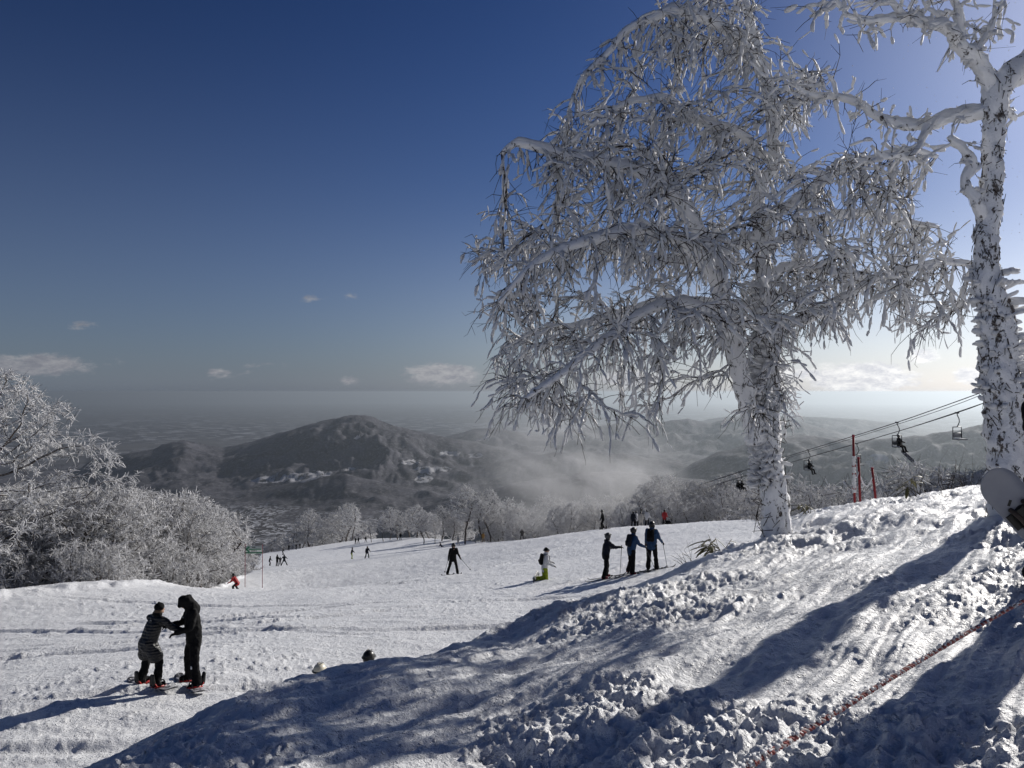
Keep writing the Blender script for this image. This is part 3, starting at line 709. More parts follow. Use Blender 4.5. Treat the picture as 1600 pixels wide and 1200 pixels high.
        # side shoots
        sd = dirs + rng.normal(0, .5, (m, 3)) + (0, 0, -.15); sd /= np.linalg.norm(sd, axis=1)[:, None]; e = q + sd * rng.uniform(.08, .22, (m, 1))
        k2 = rng.uniform(0, 1, m) < .6; segs.append(bulk_tubes(q[k2], e[k2], rr[k2] * .8, rr[k2] * .45, 3))
        k3 = k2 & laden & (rng.uniform(0, 1, m) < .50); mid = q + (e - q) * .10
        pods.append(bulk_pods(mid[k3], (e + (e - q) * .05)[k3], rng.uniform(.010, .021, m)[k3], rng, 5))
        dirs = dirs + np.array((0, 0, -.30)) + rng.normal(0, .16, (m, 3)); dirs /= np.linalg.norm(dirs, axis=1)[:, None]; p = q; rr = rr * .86
    bi_ = rng.integers(0, len(P0), 2600); b0 = P0[bi_] + (P1 - P0)[bi_] * rng.uniform(0, 1, (2600, 1)); bd = d0[bi_] * .7 + rng.normal(0, .7, (2600, 3)) + (0, 0, -.2); bd /= np.linalg.norm(bd, axis=1)[:, None]
    b1 = b0 + bd * rng.uniform(.12, .34, (2600, 1)); b2 = b1 + (bd + rng.normal(0, .5, (2600, 3)) + (0, 0, -.3)) * .14; q9 = np.full(2600, .0062)
    segs.append(bulk_tubes(b0, b1, q9, q9 * .8, 3)); segs.append(bulk_tubes(b1, b2, q9 * .8, q9 * .5, 3))
    obj_from('twigs', segs, M_TWIG, rt, 'stuff')
    # snow lying along the branches
    P0, P1 = P0l, P1l
    big = r0 > .0072
    s0 = P0[big] + np.array((0, 0, 1)) * (r0[big] * .8)[:, None]; s1 = P1[big] + (P1 - P0)[big] * .2 + np.array((0, 0, 1)) * (r1[big] * .8)[:, None]
    pods.append(bulk_pods(s0, s1, np.clip(r0[big] * 1.5, .020, .05) * rng.uniform(.8, 1.4, big.sum()), rng, 6))
    obj_from('snow_clumps', pods, M_RIME, rt, 'stuff')
    # feathers of rime and small epicormic twigs plastered on the windward (left) side of the trunk
    segs = []; fe = []
    for (v0, v1, cnt_, uu) in ((560, 760, 420, 1203), (440, 640, 200, 1200)):
        v = rng.uniform(v0, v1, cnt_); a = rng.normal(math.pi, 1.0, cnt_); rr = np.interp(v, [440, 760], [.19, .235])
        c = np.stack([(uu - 800) * S + np.cos(a) * rr, D + np.sin(a) * rr * -1, -(v - CV) * S], -1)
        dd = np.stack([np.cos(a) - .3, -np.sin(a) * .8, rng.uniform(-.5, .55, cnt_)], -1); dd /= np.linalg.norm(dd, axis=1)[:, None]
        fe.append(bulk_pods(c - base - dd * .03, c - base + dd * rng.uniform(.05, .22, (cnt_, 1)), rng.uniform(.018, .042, cnt_), rng, 6))
    c0 = 190; v = rng.uniform(600, 825, c0); a = rng.uniform(0, 2 * np.pi, c0); rr = .245
    c = np.stack([(1205 - 800) * S + np.cos(a) * rr, D + np.sin(a) * rr, -(v - CV) * S], -1) - base; dd = rng.normal(0, 1, (c0, 3)) * (.10, .10, .16)
    segs.append(bulk_tubes(c, c + dd, np.full(c0, .008), np.full(c0, .004), 4))
    for v0 in np.linspace(555, 640, 15):        # fine rimed sprays on the right of the trunk
        p = Q(1222, v0 + rng.uniform(-6, 6), rng.uniform(-.1, .1)) - base; dr = np.array((rng.uniform(.4, 1), rng.uniform(-.6, .6), rng.uniform(-.9, .3)))
        for s_ in range(4):
            q = p + dr / np.linalg.norm(dr) * .12; fe.append(bulk_pods(p[None], q[None], np.array([.014]), rng, 5))
            e = q + rng.normal(0, .09, 3); fe.append(bulk_pods(q[None], e[None], np.array([.011]), rng, 5)); p = q; dr = dr + np.array((0, 0, -.25)) + rng.normal(0, .2, 3)
    obj_from('bark_twigs', segs, M_TWIG, rt, 'stuff'); obj_from('rime_feathers', fe, M_RIME, rt, 'stuff')
hero_birch()

# ---- the old birch with the broken crown at the right
def old_birch():
    D = 10.2; S = D / F
    def Q(u, v, dy=0.0): return np.array(((u - 800) * S, D + dy, -(v - CV) * S))
    bx = (1578 - 800) * S; base = np.array((bx, D, gz(bx, D) - .15))
    rt = empty('birch_tree', base); tag(rt, 'thick old birch with a few crooked snow-capped limbs behind the raised snowboard', 'tree')
    rng = np.random.default_rng(21)
    LM = [('trunk', [(1580, 830, 0), (1578, 780, 0), (1574, 730, 0), (1567, 650, 0), (1561, 560, 0), (1553, 480, 0), (1542, 430, 0), (1543, 380, 0), (1550, 310, 0), (1554, 240, 0), (1556, 180, 0), (1562, 140, 0), (1588, 112, 0), (1620, 88, .1), (1660, 40, .1)], [36, 31, 28, 26, 25, 23, 20, 17, 15, 14.5, 16, 20, 19, 17, 12]),
     ('limb', [(1560, 150, 0), (1535, 115, -.1), (1505, 92, -.2), (1478, 76, -.3), (1448, 68, -.5), (1408, 66, -.6), (1370, 64, -.7), (1338, 72, -.8), (1308, 76, -.8), (1282, 66, -.8)], [17, 15, 13, 11, 9.5, 8, 7, 6, 4.5, 3]),
     ('limb', [(1552, 172, 0), (1512, 171, .2), (1470, 181, .3), (1434, 176, .4), (1400, 158, .5), (1366, 138, .5), (1338, 122, .6), (1306, 120, .6), (1276, 108, .6), (1250, 80, .6), (1244, 62, .6)], [15, 12, 10.5, 9, 8, 7, 6, 5, 4, 3, 2]),
     ('limb', [(1468, 183, .3), (1456, 205, .2), (1446, 226, .1), (1424, 243, .0), (1396, 244, -.1), (1372, 250, -.2), (1352, 232, -.2)], [8, 7, 6.5, 6, 5, 4, 2.5]),
     ('limb', [(1538, 345, 0), (1522, 318, -.1), (1506, 294, -.1), (1503, 278, -.1), (1512, 262, -.1), (1500, 240, -.15), (1488, 228, -.15), (1475, 217, -.15)], [11, 10, 9, 9, 9, 7, 7, 6]),
     ('limb', [(1510, 270, -.1), (1520, 264, -.1), (1525, 258, -.1)], [8, 8, 5]),
     ('limb', [(1524, 100, -.1), (1540, 70, .1), (1556, 45, .2), (1566, 25, .2), (1574, 8, .2), (1590, -14, .2)], [8, 7.5, 7, 6, 4, 2]),
     ('limb', [(1492, 86, -.2), (1484, 58, -.3), (1470, 35, -.4), (1452, 12, -.5), (1436, -10, -.6)], [9, 8, 7, 5, 3]),
     ('limb', [(1496, 88, -.2), (1500, 62, -.1), (1503, 42, 0), (1494, 22, 0), (1478, 12, 0)], [7, 6.5, 6, 5, 3]),
     ('limb', [(1376, 64, -.7), (1358, 55, -.8), (1340, 44, -.8), (1338, 20, -.8), (1342, 0, -.8), (1345, -15, -.8)], [5, 5, 5, 5, 4.5, 3]),
     ('limb', [(1338, 40, -.8), (1352, 38, -.9), (1366, 42, -.9), (1378, 58, -.9)], [4, 4.5, 4, 3]),
     ('limb', [(1340, 122, .6), (1334, 95, .6), (1326, 84, .6)], [4, 3.5, 2]),
     ('limb', [(1286, 68, -.8), (1268, 45, -.8), (1252, 60, -.8), (1240, 66, -.8)], [4, 5, 4, 3]),
     ('limb', [(1270, 46, -.8), (1285, 20, -.8), (1300, 0, -.8), (1310, -14, -.8)], [4, 4, 3, 2]),
     ('limb', [(1600, 108, .05), (1590, 125, .3), (1610, 140, .6), (1650, 150, .8)], [10, 9, 8, 6]),
     ('limb', [(1408, 66, -.6), (1390, 45, -.6), (1410, 18, -.6), (1440, 8, -.6)], [4, 4, 3.5, 2])]
    segs = []; pods = []
    for k, (nm, pl, rp) in enumerate(LM):
        pts = [Q(*p) - base for p in pl]
        if k == 0: pts[0][2] = .02
        o, P, Rr = limb_tube(nm, pts, [r * S * (1 if k == 0 else .82) for r in rp], M_TRUNK if k == 0 else M_LIMB, rt, seed=200 + k, step=.06, n=30 if k == 0 else 18, rough=.2 if k == 0 else .34, snowcap=k > 0)
        if k == 0: TP, TR = P, Rr; continue
        for i in range(4, len(P)):
            for _ in range(2 if Rr[i] < .06 else 1):
                if rng.uniform() > .62: continue
                dr = rng.normal(0, .8, 3) + np.array((-.1, 0, -.05)); dr /= np.linalg.norm(dr); p = P[i] + dr * Rr[i] * .6; L = rng.uniform(.10, .42) * (1.25 if Rr[i] < .05 else .6); rr = .007
                for s_ in range(3):
                    q = p + dr * L / 3; segs.append(bulk_tubes(p[None], q[None], np.array([rr]), np.array([rr * .75]), 4))
                    if rng.uniform() < .62: pods.append(bulk_pods(p[None] + (0, 0, .01), q[None] + (q - p) * .2 + (0, 0, .005), np.array([rng.uniform(.014, .032)]), rng, 6))
                    if rng.uniform() < .6:
                        e = q + (dr + rng.normal(0, .7, 3)) * .11; segs.append(bulk_tubes(q[None], e[None], np.array([rr * .7]), np.array([rr * .4]), 3))
                        if rng.uniform() < .5: pods.append(bulk_pods(q[None], e[None], np.array([rng.uniform(.01, .02)]), rng, 5))
                    dr = dr + rng.normal(0, .35, 3) + np.array((0, 0, -.18)); dr /= np.linalg.norm(dr); p = q; rr *= .8
    # big feathers of rime on the lower trunk, scratchy twigs all round it
    n = 620; i = rng.integers(0, len(TP), n); v = CV - (TP[i][:, 2] + base[2]) / S; k = (v > 415) & (v < 640); i = i[k]; n = len(i)
    a = rng.choice([0.0, math.pi], n, p=[.55, .45]) + rng.normal(0, .75, n); c = TP[i] + np.stack([np.cos(a), -np.sin(a), 0 * a], -1) * (TR[i] * .9)[:, None]
    dd = np.stack([np.cos(a), -np.sin(a), rng.uniform(-.15, .7, n)], -1); dd /= np.linalg.norm(dd, axis=1)[:, None]
    pods.append(bulk_pods(c, c + dd * (rng.uniform(.06, .2, n) * np.where(np.cos(a) > 0, 1.5, .9))[:, None], rng.uniform(.02, .045, n), rng, 6))
    n = 620; i = rng.integers(0, len(TP), n); a = rng.uniform(0, 2 * np.pi, n); c = TP[i] + np.stack([np.cos(a), -np.sin(a), 0 * a], -1) * (TR[i] * 1.06)[:, None]
    tang = np.stack([-np.sin(a), -np.cos(a), 0 * a], -1); dd = tang * rng.normal(0, .045, (n, 1)) + np.stack([np.cos(a), -np.sin(a), 0 * a], -1) * rng.uniform(-.02, .015, (n, 1)) + np.array((0, 0, 1.0)) * rng.normal(0, .08, (n, 1))
    segs.append(bulk_tubes(c, c + dd, np.full(n, .006), np.full(n, .004), 4))
    obj_from('twigs', segs, M_TWIG, rt, 'stuff'); obj_from('snow_clumps', pods, M_RIME, rt, 'stuff')
old_birch()

# ---- frosted trees in the distance
def frost_proto(seed, H, Wd, clear, natt=420, rtw=.016, lean=0.0, stems=1, step=.30, dark=True, twn=4, pod=1.0):
    """meshes (trunk, crown) of a rimed tree, base at the origin"""
    rng = np.random.default_rng(seed); N = []; par = []
    for s_ in range(stems):
        ang = rng.uniform(0, 2 * np.pi); off = (.25 if stems > 1 else 0) * np.array((math.cos(ang), math.sin(ang), 0)); tilt = lean + (.25 if stems > 1 else .06) * rng.normal()
        p = off.copy(); d = np.array((math.cos(ang) * tilt, math.sin(ang) * tilt, 1.0)); first = True
        for k in range(int(H * (.72 if stems == 1 else .45) / step)):
            N.append(p.copy()); par.append(-1 if first else len(N) - 2); first = False
            d = d + rng.normal(0, .10, 3) * (1, 1, .3); d /= np.linalg.norm(d); p = p + d * step
    nb = len(N); top = H
    a = rng.uniform(0, 2 * np.pi, natt); rr = np.sqrt(rng.uniform(0, 1, natt)); z = rng.uniform(clear, 1, natt)
    prof = np.sin(np.pi * np.clip((z - clear) / (1 - clear), 0, 1) ** .75 * .93 + .12) ** .7
    lump = 1 + .35 * np.sin(a * 3 + z * 7 + seed) * rng.uniform(.5, 1, natt)
    att = np.stack([np.cos(a) * rr * prof * Wd * lump, np.sin(a) * rr * prof * Wd * lump, z * H], -1)
    nodes, pr = colonize(N, par, att, step, H * .45, step * 1.15, 45, np.array((0, 0, .12)), rng)
    r, ch, cnt = pipe_radii(pr, nb, .012, .48)
    i = np.arange(len(nodes)); i = i[pr[i] >= 0]; r = np.minimum(r, .03 + .018 * H)
    thick = (r[i] > .022)
    V, q = bulk_tubes(nodes[pr[i]][thick], nodes[i][thick], r[pr[i]][thick], r[i][thick], 5)
    trunk = np_mesh('tree_trunk', V, [q], True, [M_BRANCH if dark else M_LIMB])
    parts = [bulk_tubes(nodes[pr[i]] + (0, 0, .018), nodes[i] + (0, 0, .018), np.clip(r[pr[i]] * .8, rtw, .06), np.clip(r[i] * .8, rtw, .06), 4)]
    t = i[cnt[i] < 7]; m = len(t) * twn; idx = np.repeat(t, twn)
    d = nodes[idx] - nodes[pr[idx]]; d /= np.linalg.norm(d, axis=1)[:, None] + 1e-9
    st = nodes[pr[idx]] + (nodes[idx] - nodes[pr[idx]]) * rng.uniform(0, 1, (m, 1)); dr = d + rng.normal(0, .6, (m, 3)) + (0, 0, .05); dr /= np.linalg.norm(dr, axis=1)[:, None]
    L = rng.uniform(.18, .5, (m, 1)); mid = st + dr * L * .5; en = mid + (dr + rng.normal(0, .35, (m, 3)) + (0, 0, -.2)) * L * .5
    rw = rng.uniform(.6, 1.3, m) * rtw
    parts.append(bulk_tubes(st, mid, rw, rw * 1.15, 3)); parts.append(bulk_tubes(mid, en, rw * 1.15, rw * .5, 3))
    k = rng.uniform(0, 1, m) < .30 * pod
    parts.append(bulk_pods(mid[k], en[k] + (en - mid)[k] * .3, rng.uniform(1.2, 2.2, k.sum()) * rtw, rng, 4, prof=((.2, .8), (.7, 1.0))))
    V = []; F3 = []; F4 = []; n = 0
    for p in parts:
        V.append(p[0])
        for f in p[1:]: (F4 if f.shape[1] == 4 else F3).append(f + n)
        n += len(p[0])
    crown = np_mesh('tree_crown', np.concatenate(V), [np.concatenate(F4)] + ([np.concatenate(F3)] if F3 else []), True, [M_RIME_FAR])
    dk = rng.uniform(0, 1, m) < .40; e2 = en + rng.normal(0, .12, (m, 3))
    V, q = bulk_tubes(st[dk], e2[dk], rw[dk] * .65, rw[dk] * .4, 3); tw = np_mesh('bare_twigs', V, [q], True, [M_TWIG])
    return trunk, crown, tw, H
PROTO = {}
PROTO['a'] = [frost_proto(31 + k, 7.5, 2.9, .20, 620, .0125, twn=6) for k in range(3)]                # spreading trees by the piste
PROTO['t'] = [frost_proto(51 + k, 9.5, 2.6, .40, 420, .020, lean=.10, twn=5) for k in range(3)]      # tall birches with clear stems
PROTO['b'] = [frost_proto(71 + k, 3.6, 1.7, .10, 330, .010, stems=4, twn=6) for k in range(3)]        # bushes
def place_tree(kind, k, x, y, z, h, rz, label, group, name):
    trunk, crown, tw, H = PROTO[kind][k % len(PROTO[kind])]; s = h / H
    rt = empty(name, (x, y, z), rz); rt.scale = (s * RNG.uniform(.9, 1.15),) * 2 + (s,)
    tag(rt, label, 'tree' if 'tree' in name else 'bush', group)
    for nm, me, kd in (('stems' if kind == 'b' else 'trunk', trunk, 'stuff' if kind == 'b' else None), ('crown', crown, 'stuff'), ('twigs', tw, 'stuff')):
        o = bpy.data.objects.new(nm, me); link(o, rt)
        if kd: o['kind'] = kd
    return rt
def tree_row(us, vtop, dfun, kinds, label, group, rng, jit=6, name='frosted_tree', hmin=2.0, hmax=14, sink=.3):
    for u in us:
        u = u + rng.uniform(-jit, jit); d = dfun(u); d = d * rng.uniform(.97, 1.12); x, y = at(u, d); z = smooth_z(x, y) - sink
        vt = np.interp(u, [p[0] for p in vtop], [p[1] for p in vtop]) + rng.uniform(-7, 12)
        h = np.clip(-(vt - CV) / F * d - z, hmin, hmax)
        place_tree(rng.choice(list(kinds)), int(rng.integers(0, 9)), x, y, z, float(h), rng.uniform(0, 6.28), label, group, name)
def forests():
    rng = np.random.default_rng(5); eR = lambda u: np.interp(u, EDGE_U, EDGE_R)
    # the tall tree at the left frame edge, with its lower neighbour
    x, y = at(-4, 47); z = smooth_z(x, y) - .3; tr = frost_proto(91, 13, 5.4, .24, 1400, .0125, twn=7, step=.34)
    PROTO['L'] = [tr]; place_tree('L', 0, x, y, z, -(582 - CV) / F * 47 - z, 2.2, 'tallest frosted tree at the left frame edge, spreading above the thicket', None, 'frosted_tree')
    g = 'frosted trees along the left edge of the piste'; l = 'rime-white tree crowded into the thicket along the left edge of the piste'
    vt = [(-60, 770), (0, 760), (60, 762), (110, 766), (160, 764), (200, 762), (250, 764), (300, 775), (340, 790), (372, 812), (390, 855)]
    tree_row(np.arange(-50, 358, 26), vt, lambda u: eR(u) + 5, 'a', l, g, rng)
    tree_row(np.arange(-40, 360, 30), vt, lambda u: eR(u) + 14, 'at', l, g, rng)
    tree_row(np.arange(-40, 345, 38), vt, lambda u: eR(u) + 26, 'a', l, g, rng)
    vb = [(-60, 850), (0, 842), (200, 850), (300, 850), (385, 872), (400, 868)]
    tree_row(np.arange(-50, 400, 17), vb, lambda u: eR(u) + 2.2, 'b', 'low frosted bush at the foot of the left thicket, just behind the snow rim', 'frosted bushes behind the snow rim', rng, name='frosted_bush', hmin=1.4, hmax=5)
    g = 'frosted trees beyond the far end of the piste'; l = 'frosted birch in the clump below the town, beyond the piste'
    vt = [(395, 845), (430, 838), (460, 815), (485, 798), (520, 788), (555, 788), (572, 800), (580, 840)]
    tree_row(np.arange(420, 580, 13), vt, lambda u: 252, 'ta', l, g, rng, 4, hmax=16)
    tree_row(np.arange(400, 500, 20), [(390, 850), (500, 836)], lambda u: 262, 'a', l, g, rng, 4)
    g = 'frosted trees behind the middle of the piste'; l = 'frosted tree in the belt behind the middle of the piste'
    tree_row(np.arange(582, 690, 14), [(575, 812), (600, 795), (640, 793), (690, 800)], lambda u: 195, 'ta', l, g, rng, 5)
    tree_row(np.arange(660, 790, 15), [(650, 800), (700, 792), (790, 785)], lambda u: 150, 'ta', l, g, rng, 5)
    for k, (u, v0, vb_, d) in enumerate([(733, 757, 848, 134), (772, 764, 846, 136)]):
        x, y = at(u - 6, d); z = smooth_z(x, y) - .3
        place_tree('t', k, x, y, z, -(v0 - CV) / F * d - z, 1.0 + 2 * k, ['left of the two tall clear-stemmed frosted birches standing out on the piste edge', 'right of the two tall clear-stemmed frosted birches standing out on the piste edge'][k], None, 'frosted_tree')
    g = 'trees dimmed by blowing snow'; l = 'pale frosted tree half hidden in the blowing snow'
    tree_row(np.arange(782, 1030, 17), [(780, 782), (850, 776), (940, 772), (1030, 768)], lambda u: eR(u) + 30, 'ta', l, g, rng)
    tree_row(np.arange(790, 1030, 26), [(780, 800), (1030, 785)], lambda u: eR(u) + 10, 'ab', l, g, rng)
    g = 'frosted trees beneath the chairlift'; l = 'frosted tree in the dense row beneath the chairlift'
    tree_row(np.arange(1020, 1205, 14), [(1010, 755), (1040, 742), (1100, 748), (1140, 745), (1200, 735)], lambda u: 104, 'a', l, g, rng, 5)
    tree_row(np.arange(1030, 1200, 20), [(1010, 775), (1200, 765)], lambda u: 90, 'ab', l, g, rng, 5)
    tree_row(np.arange(1225, 1420, 14), [(1225, 742), (1260, 738), (1300, 740), (1340, 742), (1370, 740), (1420, 750)], lambda u: 74, 'a', l, g, rng, 5)
    tree_row(np.arange(1235, 1420, 24), [(1225, 758), (1420, 757)], lambda u: 58, 'ab', l, g, rng, 5)
    g = 'frosted treetops behind the crest of the bank'; l = 'small frosted treetop showing above the crest of the snow bank'
    tree_row(np.array([1418, 1428, 1440, 1462, 1478, 1500, 1512, 1530, 1545, 1560, 1585]), [(1410, 735), (1430, 726), (1450, 748), (1490, 742), (1530, 738), (1560, 730), (1600, 735)], lambda u: 40, 'ab', l, g, rng, 4)
forests()
# ------------------------------------------------------------ people
def rotx(v, a): c, s = math.cos(a), math.sin(a); return np.array((v[0], v[1] * c - v[2] * s, v[1] * s + v[2] * c))
def limb_dir(fwd, side, sgn):        # degrees from hanging straight down
    f, s = R(fwd), R(side); return np.array((sgn * math.sin(s), math.sin(f) * math.cos(s), -math.cos(f) * math.cos(s)))
def skeleton(p):
    """p: lean, bend, head, armL/armR (fwd, side, elbow, elbow_side), legL/legR (fwd, side, knee); metres for a body 1.75 tall"""
    J = {}; lean = R(p.get('lean', 0)); up = np.array((math.sin(R(p.get('bend', 0))), math.sin(lean), math.cos(lean)))
    up /= np.linalg.norm(up); J['pel'] = np.zeros(3)
    J['ch'] = up * .34; J['nk'] = up * .56; hl = R(p.get('lean', 0) * .4 + p.get('head', 0)); hd = np.array((up[0] * .6, math.sin(hl), math.cos(hl))); hd /= np.linalg.norm(hd)
    J['hd'] = J['nk'] + hd * .155; J['hdir'] = hd
    tw = R(p.get('twist', 0)); rx = np.array((math.cos(tw), math.sin(tw), 0))
    for sg, k in ((-1, 'L'), (1, 'R')):
        J['sh' + k] = J['nk'] - up * .055 + rx * sg * .175
        a = p.get('arm' + k, (5, 8, 15, 0)); u = limb_dir(a[0] + 0, a[1], sg); J['el' + k] = J['sh' + k] + u * .285
        f = limb_dir(a[0] + a[2], a[1] + (a[3] if len(a) > 3 else 0), sg); J['wr' + k] = J['el' + k] + f * .25; J['ha' + k] = J['wr' + k] + f * .055; J['fd' + k] = f
        l = p.get('leg' + k, (3, 5, 5)); J['hp' + k] = rx * sg * .095 - up * .03
        t = limb_dir(l[0], l[1], sg); J['kn' + k] = J['hp' + k] + t * .43; s = limb_dir(l[0] - l[2], l[1] * (l[3] if len(l) > 3 else 1), sg); J['an' + k] = J['kn' + k] + s * .40
        J['sd' + k] = s; ft = p.get('toe' + k, p.get('toe', 0)); J['to' + k] = J['an' + k] + np.array((math.sin(R(ft)) * .5, math.cos(R(ft)) if l[2] < 70 else .15, -.0 if l[2] < 70 else -1)) * .15
    return J
def glove(mb, J, k, sg, s=1.0):
    """palm, four bent fingers of unequal length, thumb off the side"""
    f = J['fd' + k]; w = J['wr' + k]; side = np.cross(f, (0, 0, 1.0)); side = side / (np.linalg.norm(side) + 1e-9); nor = np.cross(side, f)
    mb.capsule(w - f * .02, w + f * .03, .036, .034, 8)
    for o in (-.024, 0, .024): mb.capsule(w + f * .02 + side * o, w + f * .085 + side * o, .020, .019, 8)
    for i, L in enumerate((.052, .064, .060, .046)):
        b = w + f * .085 + side * (-.030 + .020 * i); m = b + f * L * .55 - nor * .010; t = m + (f * .55 - nor * .85) * L * .55
        mb.capsule(b, m, .0115, .011, 6); mb.capsule(m, t, .011, .0095, 6)
    b = w + f * .03 + side * -.034 * sg; m = b + (f * .6 - side * .75 * sg - nor * .25) * .042; mb.capsule(b, m, .014, .013, 6); mb.capsule(m, m + (f * .85 - nor * .3) * .034, .0125, .011, 6)
FOLDS = bpy.data.textures.new('cloth_folds', 'CLOUDS'); FOLDS.noise_scale = .11; FOLDS.noise_depth = 2
def crease(o, lod):
    if lod > 1: return
    m = o.modifiers.new('folds', 'DISPLACE'); m.texture = FOLDS; m.strength = .05 if lod == 0 else .03; m.mid_level = .5; m.texture_coords = 'LOCAL'
def person(label, u, d, h, face, pose, jacket, trousers, boots, head, group=None, v=None, lod=0, coat=False, pack=None, zoff=0.0, gloves=M_BLACK, kneel=False, xy=None, z=None, hood=False, sit=False, extra=None):
    """stands the figure on the snow at photo column u, distance d; face = heading in degrees, 0 looking away from the camera"""
    x, y = at(u, d) if xy is None else xy
    if z is None: z = gz(x, y)
    J = skeleton(pose); s = h / 1.75
    lo = min(J['anL'][2], J['anR'][2]) - .085
    if kneel: lo = min(J['knL'][2], J['knR'][2]) - .075
    if sit: lo = -.12
    rt = empty('person', (x, y, z + zoff - lo * s), R(-face)); rt.scale = (s, s, s); tag(rt, label, 'person', group)
    vx = (.016, .022, .034)[lod]
    # body: one continuous figure, skin, under the clothes
    b = MB(); b.ball(J['hd'], (.074, .090, .112), 14, 10); n = 7 if lod else 10
    b.capsule(J['nk'] - J['hdir'] * .03, J['hd'] - J['hdir'] * .05, .052, .05, n)
    b.capsule(J['pel'], J['ch'], .11, .115, n); b.capsule(J['ch'], J['nk'] - (0, 0, .06), .115, .09, n); b.capsule(J['shL'], J['shR'], .055, .055, n)
    fw = np.array((0, 1.0, 0)); b.capsule(J['hd'] + fw * .085 - (0, 0, .005), J['hd'] + fw * .105 - (0, 0, .03), .012, .016, 6)
    b.ball(J['hd'] + fw * .07 - (0, 0, .085), (.035, .03, .025), 8, 6)
    for sg, k in ((-1, 'L'), (1, 'R')):
        b.ball(J['hd'] + np.array((sg * .078, -.005, -.01)), (.012, .02, .03), 6, 5)
        b.capsule(J['sh' + k], J['el' + k], .048, .04, n); b.capsule(J['el' + k], J['wr' + k], .038, .028, n)
        b.capsule(J['hp' + k], J['kn' + k], .075, .055, n); b.capsule(J['kn' + k], J['an' + k], .052, .04, n)
        b.capsule(J['wr' + k], J['ha' + k], .028, .032, n)
    b.obj('body', M_SKIN, rt, remesh=vx)
    # jacket
    j = MB(); up = J['nk'] / np.linalg.norm(J['nk']); wid = .055
    for o in (-wid, wid):
        ov = np.array((o, 0, 0)); j.capsule(J['pel'] + ov - up * (.04), J['ch'] + ov * 1.15, .138, .142, n); j.capsule(J['ch'] + ov * 1.2, J['nk'] + ov * .8 - up * .09, .142, .10, n)
    j.capsule(J['pel'] - up * .04, J['ch'], .146, .150, n); j.capsule(J['ch'], J['nk'] - up * .08, .150, .11, n)
    j.capsule(J['shL'], J['shR'], .078, .078, n); j.capsule(J['nk'] - up * .05, J['nk'] + J['hdir'] * .085, .088, .080, n)
    for k in 'LR':
        j.capsule(J['sh' + k], J['el' + k], .080, .066, n); j.capsule(J['el' + k], J['wr' + k], .066, .052, n)
    if coat:
        for sg, k in ((-1, 'L'), (1, 'R')):
            j.capsule(J['pel'] + (sg * .05, -.015, 0), J['hp' + k] + (J['kn' + k] - J['hp' + k]) * .62 + (sg * .0, -.01, 0), .158, .150, n)
        j.capsule(J['pel'] + (0, -.02, -.05), (J['knL'] + J['knR']) * .27 + (0, -.02, .0), .16, .15, n)
    else: j.capsule(J['pel'] + (-.06, 0, -.10), J['pel'] + (.06, 0, -.10), .136, .136, n)
    if hood:
        j.capsule(J['hd'] + J['hdir'] * .03 + (0, -.03, 0), J['hd'] + J['hdir'] * .035 + (0, .03, .0), .128, .118, n); j.capsule(J['hd'] + (0, -.05, -.04), J['nk'] + (0, -.05, -.03), .125, .13, n)
        fd = np.cross(np.array((1.0, 0, 0)), J['hdir']) * -1; fd = fd if fd[1] > 0 else -fd
        j.capsule(J['hd'] + J['hdir'] * .06 + fd * .06, J['hd'] + J['hdir'] * .03 + fd * .135, .088, .04, n)
    jo = j.obj('jacket', jacket, rt, remesh=vx); crease(jo, lod)
    # trousers
    t = MB(); t.capsule(J['hpL'], J['hpR'], .118, .118, n)
    for k in 'LR':
        t.capsule(J['hp' + k], J['kn' + k], .108, .084, n); t.capsule(J['kn' + k], J['an' + k] + J['sd' + k] * .01, .082, .090, n)
    crease(t.obj('trousers', trousers, rt, remesh=vx), lod)
    # boots
    for k in 'LR':
        m = MB(); a = J['an' + k]; to = J['to' + k]; m.capsule(a - J['sd' + k] * .10, a + J['sd' + k] * .02, .066, .062, n); m.capsule(a + J['sd' + k] * .035, to + J['sd' + k] * .045, .055, .05, n); m.capsule(a + J['sd' + k] * .035, a - (to - a) * .3 + J['sd' + k] * .04, .055, .05, n)
        m.obj('boot', boots, rt, remesh=vx * .8)
    if lod < 2:
        for sg, k in ((-1, 'L'), (1, 'R')):
            m = MB(); glove(m, J, k, sg); m.obj('glove', gloves, rt, remesh=.0075 if lod == 0 else .010)
    # headgear
    H = J['hd']
    if head[0] == 'helmet':
        m = MB(); m.ball(H + (0, -.012, .030), (.112, .130, .125), 16, 12); m.capsule(H + (-.088, -.02, -.02), H + (-.082, -.015, -.075), .036, .03, 8); m.capsule(H + (.088, -.02, -.02), H + (.082, -.015, -.075), .036, .03, 8)
        ho = m.obj('helmet', head[1], rt, remesh=max(.012, vx * .7))
        if lod < 2:
            for sx in (-.035, .035):
                vm = MB(); vm.capsule(H + (sx, -.03, .152), H + (sx, .05, .148), .009, .009, 6); vm.obj('vent', M_PLASTIC, ho)
    elif head[0] == 'beanie':
        m = MB(); m.ball(H + (0, -.012, .042), (.094, .108, .092), 16, 10); m.capsule(H + (-.07, 0, .02), H + (.07, 0, .02), .045, .045, 8); m.ball(H + (0, -.02, .14), (.022, .022, .018), 8, 6); m.obj('beanie', head[1], rt, remesh=.011)
